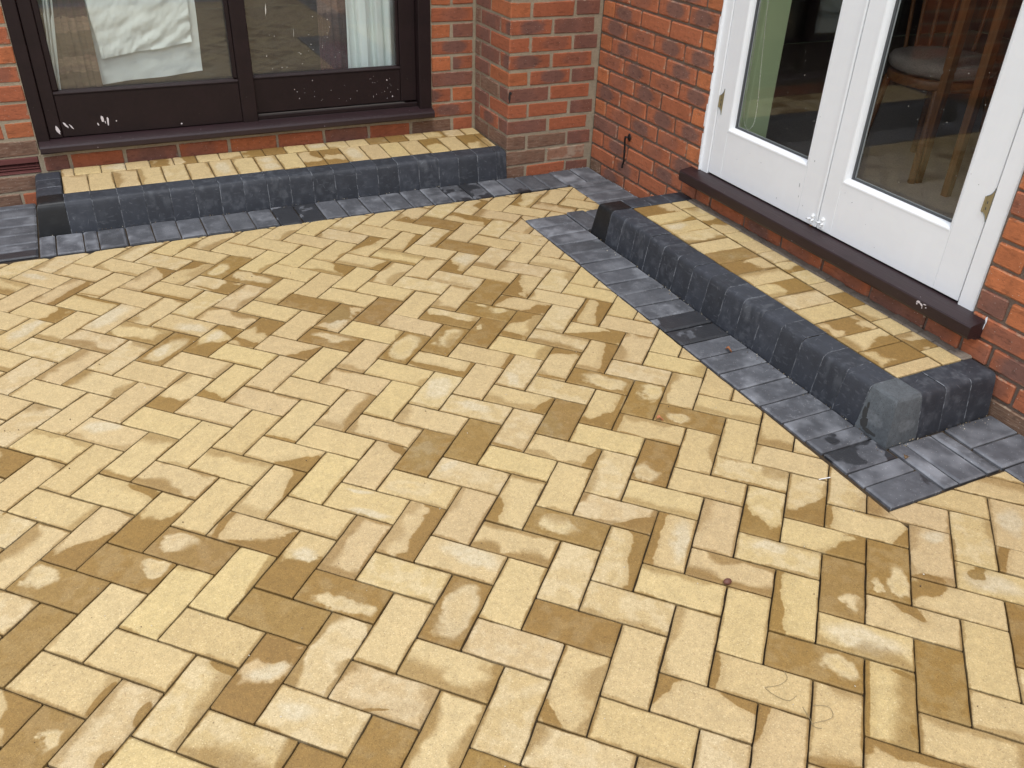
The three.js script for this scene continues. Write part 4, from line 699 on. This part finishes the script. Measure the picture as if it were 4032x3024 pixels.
  const spots = []; for (let k = 0; k < 22; k++) { const r = R(0.0007, 0.0017); spots.push([R(1.7, 2.09), R(0.49, 1.0), r, r * R(1, 1.4), 0]); } for (let k = 0; k < 11; k++) { const r = R(0.0007, 0.0015); spots.push([R(1.24, 1.45), R(0.5, 0.95), r, r * R(1.2, 2), 0]); }
  splash(D, 'glass_spot', spots, std(0.42, 0.4, 0.36, 0.8), (a, b, c) => [0.0405 - c * 0.0004, b, a]);
  splash(D, 'scuff', [[1.463, 0.385, 0.0018, 0.008, 0.15], [1.47, 0.345, 0.0012, 0.004, 0.1], [1.36, 0.3, 0.0012, 0.005, -0.2], [1.5, 0.32, 0.0012, 0.003, 0], [1.51, 0.49, 0.002, 0.004, 0.1], [1.72, 0.41, 0.0018, 0.0022, 0], [1.68, 0.43, 0.0012, 0.0016, 0], [1.8, 0.36, 0.001, 0.0016, 0], [1.24, 0.4, 0.0012, 0.003, 0], [1.1, 0.37, 0.001, 0.002, 0], [1.86, 0.3, 0.0011, 0.002, 0], [2.16, 0.62, 0.0016, 0.0016, 0]], std(0.3, 0.3, 0.32, 0.7), (a, b, c) => [0.012 - c * 0.0002, b, a]);
  splash(D, 'paint_chip', [[2.14, 0.254, 0.009, 0.0045, 0.2], [2.152, 0.25, 0.008, 0.004, -0.5], [2.164, 0.255, 0.006, 0.002, 0.1], [2.136, 0.246, 0.003, 0.004, 0.7], [2.171, 0.247, 0.004, 0.0014, 0.5], [2.158, 0.241, 0.0018, 0.003, 0.4]], chipM, (a, b, c) => [-0.0612 - c * 0.0004, b - 0.012, a]);
  splash(D, 'paint_smear', [[2.338, 0.262, 0.004, 0.014, 0.1], [2.337, 0.243, 0.003, 0.012, -0.1]], whiteM, (a, b, c) => [-0.004 - c * 0.001, b, a]);
}
// black iron cabin hook on the wall
{
  const t = tag(group('cabin_hook', scene, [-0.004, 0.245, 0.345]), 'black iron cabin hook hanging on the brick wall left of the white doors', 'hook'), m = std(0.016, 0.015, 0.016, 0.45, { metalness: 0.4 });
  const pl = new THREE.LatheGeometry([[0, 0.006], [0.007, 0.005], [0.0125, 0.003], [0.014, 0]].map((p) => new THREE.Vector2(...p)), 18); pl.rotateZ(Math.PI / 2); mesh('rose_plate', merge([pl.clone().scale(1, 1.25, 1), new THREE.SphereGeometry(0.005, 8, 6).translate(-0.004, 0.016, 0.002)]), m, t);
  mesh('eye', new THREE.TorusGeometry(0.0075, 0.0026, 8, 16).rotateX(Math.PI / 2).translate(-0.014, 0.002, -0.003), m, t);
  const c = new THREE.CatmullRomCurve3([[-0.02, 0.006, -0.004], [-0.02, -0.01, -0.006], [-0.014, -0.06, -0.009], [-0.011, -0.118, -0.012], [-0.011, -0.13, -0.0155], [-0.013, -0.14, -0.017], [-0.016, -0.146, -0.0125], [-0.018, -0.143, -0.008]].map((p) => new THREE.Vector3(...p)));
  mesh('hook_rod', new THREE.TubeGeometry(c, 40, 0.0046, 8), m, t);
  mesh('collar', merge([[-0.0135, -0.064], [-0.0133, -0.07]].map(([x, y]) => new THREE.SphereGeometry(0.0066, 10, 8).scale(1, 0.5, 1).translate(x, y, -0.0093))), m, t);
}

// ---------------------------------------------------------------- rooms behind the glass
const roomBox = (name, x0, x1, z0, z1, floorM, wallM, doorSide) => {
  const G = structure(group(name)), t = 0.1;
  mesh('floor', box(x0, x1, 0.1, 0.2, z0, z1, 0.001, uvM), floorM, G);
  mesh('ceiling', box(x0 - 0.2, x1 + 0.1, 2.45, 2.595, z0 - 0.1, z1 + 0.2, 0.001, uvM), std(0.7, 0.7, 0.68, 0.9), G);
  const s = [];
  if (doorSide !== 'x') s.push(box(x0 - t, x0, 0.2, 2.45, z0, z1, 0.001, uvM));
  s.push(box(x1, x1 + t, 0.2, 2.45, z0, z1, 0.001, uvM), box(x0 - t, x1 + t, 0.2, 2.45, z0 - t, z0, 0.001, uvM));
  if (doorSide !== 'z') s.push(box(x0 - t, x1 + t, 0.2, 2.45, z1, z1 + t, 0.001, uvM));
  mesh('wall', merge(s), wallM, G);
  return G;
};
const carpetOf = (r, g, b) => new THREE.MeshStandardMaterial({ map: colour(256, 256, (x, y, c) => { const k = 0.7 + 0.3 * tn(x / 3, y / 3, 85, 81) + 0.3 * hash(x, y, 82); c[0] = r * k; c[1] = g * k; c[2] = b * k; }, 3, 3), roughness: 1 });
const leftRoom = roomBox('left_room', -3.7, -0.25, -3.8, -0.7, carpetOf(0.2, 0.16, 0.125), std(0.2, 0.14, 0.1, 0.9), 'z');
const rightRoom = roomBox('right_room', 0.295, 4.4, -1.4, 4.2, carpetOf(0.46, 0.4, 0.35), std(0.085, 0.07, 0.055, 0.9), 'x');
mesh('floor', box(-2.504, -0.716, 0.12, 0.2005, -0.698, -0.552, 0.001, uvM), carpetOf(0.2, 0.16, 0.125), leftRoom);
mesh('floor', box(0.081, 0.293, 0.12, 0.2005, 0.886, 2.279, 0.001, uvM), carpetOf(0.46, 0.4, 0.35), rightRoom);
const greenM = std(0.66, 0.82, 0.47, 0.8);
mesh('green_reveal', box(0.077, 0.296, 0.2, 2.1, 0.886, 0.931, 0.003, uvM), greenM, rightRoom);
mesh('green_reveal', box(0.077, 0.296, 0.2, 2.1, 2.234, 2.279, 0.003, uvM), greenM, rightRoom);
// bead cord of a blind
{
  const c = new THREE.CatmullRomCurve3([[0.1, 1.5, 0.985], [0.1, 0.943, 1.018], [0.1, 0.746, 1.039], [0.1, 0.54, 1.064], [0.1, 0.485, 1.058], [0.1, 0.462, 1.03], [0.1, 0.49, 1.0], [0.1, 0.75, 0.985], [0.1, 1.5, 0.96]].map((p) => new THREE.Vector3(...p)));
  const t = tag(group('blind_cord'), 'white beaded blind cord looping down inside the left white door', 'cord'), m = std(0.72, 0.74, 0.6, 0.5), g = [], bead = new THREE.SphereGeometry(0.0028, 6, 5), L = c.getLength();
  for (let s = 0; s < L; s += 0.0115) { const p = c.getPointAt(s / L); g.push(bead.clone().translate(p.x, p.y, p.z)); }
  mesh('beads', merge(g), m, t); mesh('string', new THREE.TubeGeometry(c, 120, 0.0006, 5), m, t);
}
// cloth: a hanging sheet with folds
function sheet(x0, x1, y0, y1, nx, ny, f) { const pos = [], uv = [], idx = []; for (let j = 0; j <= ny; j++) for (let i = 0; i <= nx; i++) { const u = i / nx, v = j / ny, p = f(u, v, mix(x0, x1, u), mix(y0, y1, v)); pos.push(...p); uv.push(u, mix(y0, y1, v)); if (i < nx && j < ny) { const a = j * (nx + 1) + i; idx.push(a, a + 1, a + nx + 2, a, a + nx + 2, a + nx + 1); } } const g = new THREE.BufferGeometry(); g.setAttribute('position', new THREE.Float32BufferAttribute(pos, 3)); g.setAttribute('uv', new THREE.Float32BufferAttribute(uv, 2)); g.setIndex(idx); g.computeVertexNormals(); return g; }
const fabricBump = grey(256, 256, (x, y) => 0.5 + 0.25 * ((x & 3) < 2 ? 1 : -1) * ((y & 3) < 2 ? 1 : -1) + 0.2 * (hash(x, y, 83) - 0.5), 6, 6);
const cloth = (r, g, b, map) => new THREE.MeshPhysicalMaterial({ color: lin(r, g, b), map: map ?? null, roughness: 0.95, side: THREE.DoubleSide, bumpMap: fabricBump, bumpScale: 0.0006, transmission: 0 });
const bandMap = (() => { const t = colour(64, 512, (x, y, c) => { // bands up a striped curtain, y from 0.2 to 1.2 m
    const yy = 0.2 + y / 512 + 0.012 * (fbm(x / 5, y / 9, 84, 2) - 0.5) * 1.6, tan = [0.23, 0.145, 0.1], brown = [0.1, 0.055, 0.036], wine = [0.05, 0.014, 0.018];
    const col = yy < 0.49 ? brown : yy < 0.555 ? tan : yy < 0.655 ? [0.12, 0.075, 0.045] : yy < 0.715 ? tan : yy < 0.9 ? wine : tan, k = 0.7 + 0.6 * fbm(x / 3, y / 3, 85, 2); c[0] = col[0] * k; c[1] = col[1] * k; c[2] = col[2] * k; }); t.wrapT = THREE.ClampToEdgeWrapping; t.offset.set(0, -0.2); return t; })();
const bandMap2 = (() => { const t = colour(64, 512, (x, y, c) => { const yy = 0.2 + y / 512 + 0.02 * (fbm(x / 5, y / 9, 86, 2) - 0.5), wine = [0.085, 0.022, 0.03], brown = [0.09, 0.05, 0.04], tan = [0.26, 0.17, 0.13]; const a = sm(0.52, 0.58, yy), b = sm(0.67, 0.7, yy), k = 0.7 + 0.6 * fbm(x / 3, y / 3, 87, 2); for (let m = 0; m < 3; m++) c[m] = mix(mix(wine[m], brown[m], a), tan[m], b) * k; }); t.wrapT = THREE.ClampToEdgeWrapping; t.offset.set(0, -0.2); return t; })();
const curtain = (name, label, x0, x1, z, folds, amp, m, lean = 0) => { const o = mesh(name, sheet(x0, x1, 0.215, 2.2, Math.max(16, folds * 14), 24, (u, v, x, y) => [x + lean * (y - 0.45) + 0.006 * Math.sin(u * 40 + v * 5), y, z + amp * Math.sin(u * folds * 6.283 + 1.2 * Math.sin(v * 3 + u * 9)) + amp * 0.4 * Math.sin(u * folds * 15 + v * 4)]), m, scene); return tag(o, label, 'curtain'); };
const netM = cloth(0.82, 0.87, 0.85);
curtain('lining_curtain', 'narrow strip of pale curtain lining at the left edge of the sliding door glass', -2.402, -2.368, -0.545, 1, 0.01, netM, 0.12);
curtain('striped_curtain', 'brown and maroon banded curtain left of the white towels behind the sliding door', -2.37, -2.2, -0.585, 2, 0.012, cloth(1, 1, 1, bandMap), 0);
curtain('striped_curtain', 'maroon and brown curtain beside the white curtain in the right sliding door panel', -1.215, -1.06, -0.6, 2, 0.014, cloth(1, 1, 1, bandMap2), 0);
curtain('lining_curtain', 'wide white curtain hanging in folds at the right of the sliding door glass', -1.09, -0.8, -0.56, 4, 0.02, netM, 0);
const towelM = cloth(0.86, 0.88, 0.85);
const towel = (label, x0, x1, yl, yr, z, wr, seed) => tag(mesh('towel', sheet(x0, x1, 0, 1, 60, 60, (u, v, x) => { const yb = mix(yl, yr, u) + 0.0022 * Math.sin(u * 9 + seed), y = mix(yb, 1.25, v), c = (1 - v) * wr; return [x + 0.012 * Math.sin(v * 7 + seed) * (u - 0.5) + 0.02 * (1 - v) * (u - 0.5) - 0.03 * sm(0.3, 0, v) * (u < 0.04 ? -0.3 : 0), y, z + 0.012 * Math.sin(v * 3) + c * 0.024 * (fbm(u * 5 + v * 3, v * 22 - u * 6, seed, 3) - 0.5) + c * 0.007 * (fbm(u * 26, v * 44, seed + 5, 2) - 0.5)]; }), towelM, scene), label, 'towel');
towel('smooth white towel hanging lowest behind the left sliding door panel', -2.225, -1.762, 0.415, 0.448, -0.65, 0.35, 401);
towel('crumpled white towel draped over the front of the longer white towel', -2.185, -1.793, 0.533, 0.583, -0.622, 1, 407);
// furniture in the right room
const oakM = new THREE.MeshStandardMaterial({ map: colour(128, 512, (x, y, c) => { const n = tn(x / 5, y / 90, 25, 95) * 0.6 + tn(x / 2, y / 40, 64, 96) * 0.4, k = 0.65 + 0.6 * n; c[0] = 0.2 * k; c[1] = 0.08 * k; c[2] = 0.024 * k; }, 4, 2), roughness: 0.45 });
const seatM = new THREE.MeshStandardMaterial({ map: colour(256, 256, (x, y, c) => { const h = hash(x >> 1, y >> 1, 97), k = h > 0.85 ? 0.4 : 1; c[0] = 0.3 * k; c[1] = 0.25 * k; c[2] = 0.21 * k; }, 3, 3), roughness: 1 });
{
  const T = tag(group('gateleg_table', scene, [1.05, 0.2, 1.3]), 'narrow wooden folded table with two square legs seen through the right white door', 'table');
  mesh('table_top', box(-0.16, 0.4, 0.79, 0.815, -0.16, 0.16, 0.004, uvM), oakM, T);
  for (const [x, z] of [[-0.1, -0.09], [-0.12, 0.085], [0.34, -0.09], [0.34, 0.085]]) mesh('leg', bar([[-0.019, -0.019], [0.019, -0.019], [0.019, 0.019], [-0.019, 0.019]], 0.0, 0.789, (a, p, q) => { const k = 0.78 + 0.3 * a; return [x + p * k, a, z + q * k]; }, (l, t, a) => [l, a]), oakM, T);
  const C = tag(group('dining_chair', scene, [1.1, 0.2, 1.05]), 'wooden spindle back chair with a round speckled cushion behind the table legs', 'chair');
  const pts = [[0, 0.425], [0.19, 0.425], [0.215, 0.44], [0.225, 0.465], [0.215, 0.487], [0.18, 0.498], [0, 0.505]].map((p) => new THREE.Vector2(...p));
  mesh('cushion', new THREE.LatheGeometry(pts, 36), seatM, C);
  mesh('seat', new THREE.LatheGeometry([[0, 0.38], [0.2, 0.38], [0.215, 0.388], [0.215, 0.418], [0.205, 0.425], [0, 0.425]].map((p) => new THREE.Vector2(...p)), 36), oakM, C);
  for (const [x, z] of [[-0.15, 0.13], [0.15, 0.15], [-0.14, -0.15], [0.15, -0.14]]) mesh('leg', new THREE.TubeGeometry(new THREE.LineCurve3(new THREE.Vector3(x, 0.39, z), new THREE.Vector3(x * 1.25, 0, z * 1.25)), 4, 0.016, 8), oakM, C);
  for (let k = 0; k < 7; k++) { const a = (k / 6 - 0.5) * 1.9 - 0.75, s = Math.sin(a + 1.57), c = Math.cos(a + 1.57); mesh('spindle', new THREE.TubeGeometry(new THREE.LineCurve3(new THREE.Vector3(0.19 * s, 0.4, -0.19 * c * 1), new THREE.Vector3(0.235 * s, 0.86, -0.235 * c)), 4, 0.009, 7), oakM, C); }
  mesh('back_rail', new THREE.TubeGeometry(new THREE.CatmullRomCurve3(Array.from({ length: 9 }, (_, k) => { const a = (k / 8 - 0.5) * 2.1 - 0.75; return new THREE.Vector3(0.238 * Math.sin(a + 1.57), 0.87, -0.238 * Math.cos(a + 1.57)); })), 20, 0.017, 8), oakM, C);
  const C2 = C.clone(); C2.name = numbered('dining_chair'); C2.position.set(1.04, 0.2, 1.8); C2.rotation.y = -1.9; scene.add(C2); tag(C2, 'chair with a speckled cushion half hidden by the right edge of the white door glass', 'chair');
}

// ---------------------------------------------------------------- litter on the paving
function leafGeo(len, wid, curl) { return sheet(-1, 1, 0, 1, 6, 8, (u, v) => { const w = wid * Math.sin(Math.PI * Math.pow(v, 0.8)) * (u * 2 - 1) * (1 + 0.2 * Math.sin(v * 17)); return [w, 0.003 + curl * Math.abs(u * 2 - 1) ** 2 + 0.006 * Math.sin(v * 5), (v - 0.5) * len]; }); }
const leaf = (x, y, z, len, turn, col, label) => { const o = mesh('fallen_leaf', leafGeo(len, len * 0.32, 0.006), new THREE.MeshStandardMaterial({ color: lin(...col), roughness: 0.9, side: THREE.DoubleSide }), scene); o.position.set(x, y, z); o.rotation.y = turn; tag(o, label, 'leaf'); };
leaf(-0.519, 0.001, 1.839, 0.022, 0.8, [0.3, 0.12, 0.05], 'small orange leaf on the charcoal border beside the right step');
leaf(-0.427, 0.001, 2.52, 0.028, 2.1, [0.19, 0.12, 0.06], 'curled brown leaf on the charcoal border in front of the grey kerb corner');
leaf(-0.963, 0.001, 2.092, 0.022, 1.3, [0.5, 0.2, 0.1], 'small pinkish orange leaf scrap on the tan herringbone pavers');
{ const o = mesh('berry', new THREE.SphereGeometry(0.009, 12, 9).scale(1.2, 0.8, 0.9), std(0.12, 0.045, 0.03, 0.6), scene); o.position.set(-1.19, 0.006, 2.709); tag(o, 'dark red berry lying at a joint of the tan herringbone pavers', 'berry'); }
{ const o = mesh('plastic_sliver', box(-0.018, 0.018, 0, 0.002, -0.0012, 0.0012, 0.0004), std(0.8, 0.8, 0.78, 0.5), scene); o.position.set(-0.706, 0.0015, 2.5); o.rotation.y = -0.15; tag(o, 'thin white plastic sliver on the tan pavers near the border', 'litter'); }
const strandM = std(0.24, 0.19, 0.1, 0.9);
const strand = (label, ...pts) => tag(mesh('grass_strand', new THREE.TubeGeometry(new THREE.CatmullRomCurve3(pts.map(([x, z], i) => new THREE.Vector3(x, 0.0015 + 0.0015 * (i % 2), z))), 20, 0.00055, 5), strandM, scene), label, 'dry grass');
strand('curved dry grass strand, uppermost of the few on the tan pavers', [-1.301, 2.977], [-1.268, 2.985], [-1.243, 2.977], [-1.238, 2.962]);
strand('long dry grass strand bending down across a tan paver below the curved one', [-1.301, 2.979], [-1.296, 3.0], [-1.277, 3.022], [-1.255, 3.02]);
strand('bent dry grass strand crossing a joint at the right of the dry grass', [-1.24, 3.05], [-1.215, 3.068], [-1.222, 3.087], [-1.275, 3.083]);
strand('short dry grass strand standing along the joint among the dry grass', [-1.262, 3.045], [-1.268, 3.07], [-1.272, 3.09], [-1.262, 3.1]);

{ // grit and crumbs swept against the kerbs and walls, and a few loose on the blocks
  const n = 620, g = new THREE.IcosahedronGeometry(0.0013, 0), o = new THREE.InstancedMesh(g, new THREE.MeshStandardMaterial({ roughness: 1 }), n), m = new THREE.Matrix4(), q = new THREE.Quaternion(), e = new THREE.Euler(), c = new THREE.Color();
  for (let k = 0; k < n; k++) {
    const t = rnd(), away = 0.002 + 0.035 * rnd() ** 3; let x, z;
    if (t < 0.22) { x = -0.44 - away; z = R(0.76, 2.47); } else if (t < 0.4) { x = R(-2.56, -0.5); z = 0.022 + away; } else if (t < 0.5) { x = R(-0.47, -0.01); z = 0.006 + away; } else if (t < 0.58) { x = -0.006 - away; z = R(0.03, 0.74); } else if (t < 0.68) { x = R(-0.42, -0.01); z = 2.458 + away; } else { x = R(-2.7, -0.66); z = R(0.3, 3.25); }
    e.set(rnd() * 6, rnd() * 6, rnd() * 6); const s = R(0.4, 1.5); m.compose(new THREE.Vector3(x, 0.0018, z), q.setFromEuler(e), new THREE.Vector3(s * R(0.7, 1.5), s * 0.7, s)); o.setMatrixAt(k, m);
    const d = rnd(); o.setColorAt(k, d < 0.45 ? c.setRGB(0.09, 0.06, 0.035) : d < 0.75 ? c.setRGB(0.3, 0.23, 0.13) : c.setRGB(0.55, 0.5, 0.4));
  }
  o.name = 'grit'; o.castShadow = o.receiveShadow = true; o.userData = { kind: 'stuff', label: 'loose grit and crumbs along the kerbs, walls and paving joints', category: 'grit' }; scene.add(o);
}
scene.updateMatrixWorld(true);
renderer.render(scene, camera);
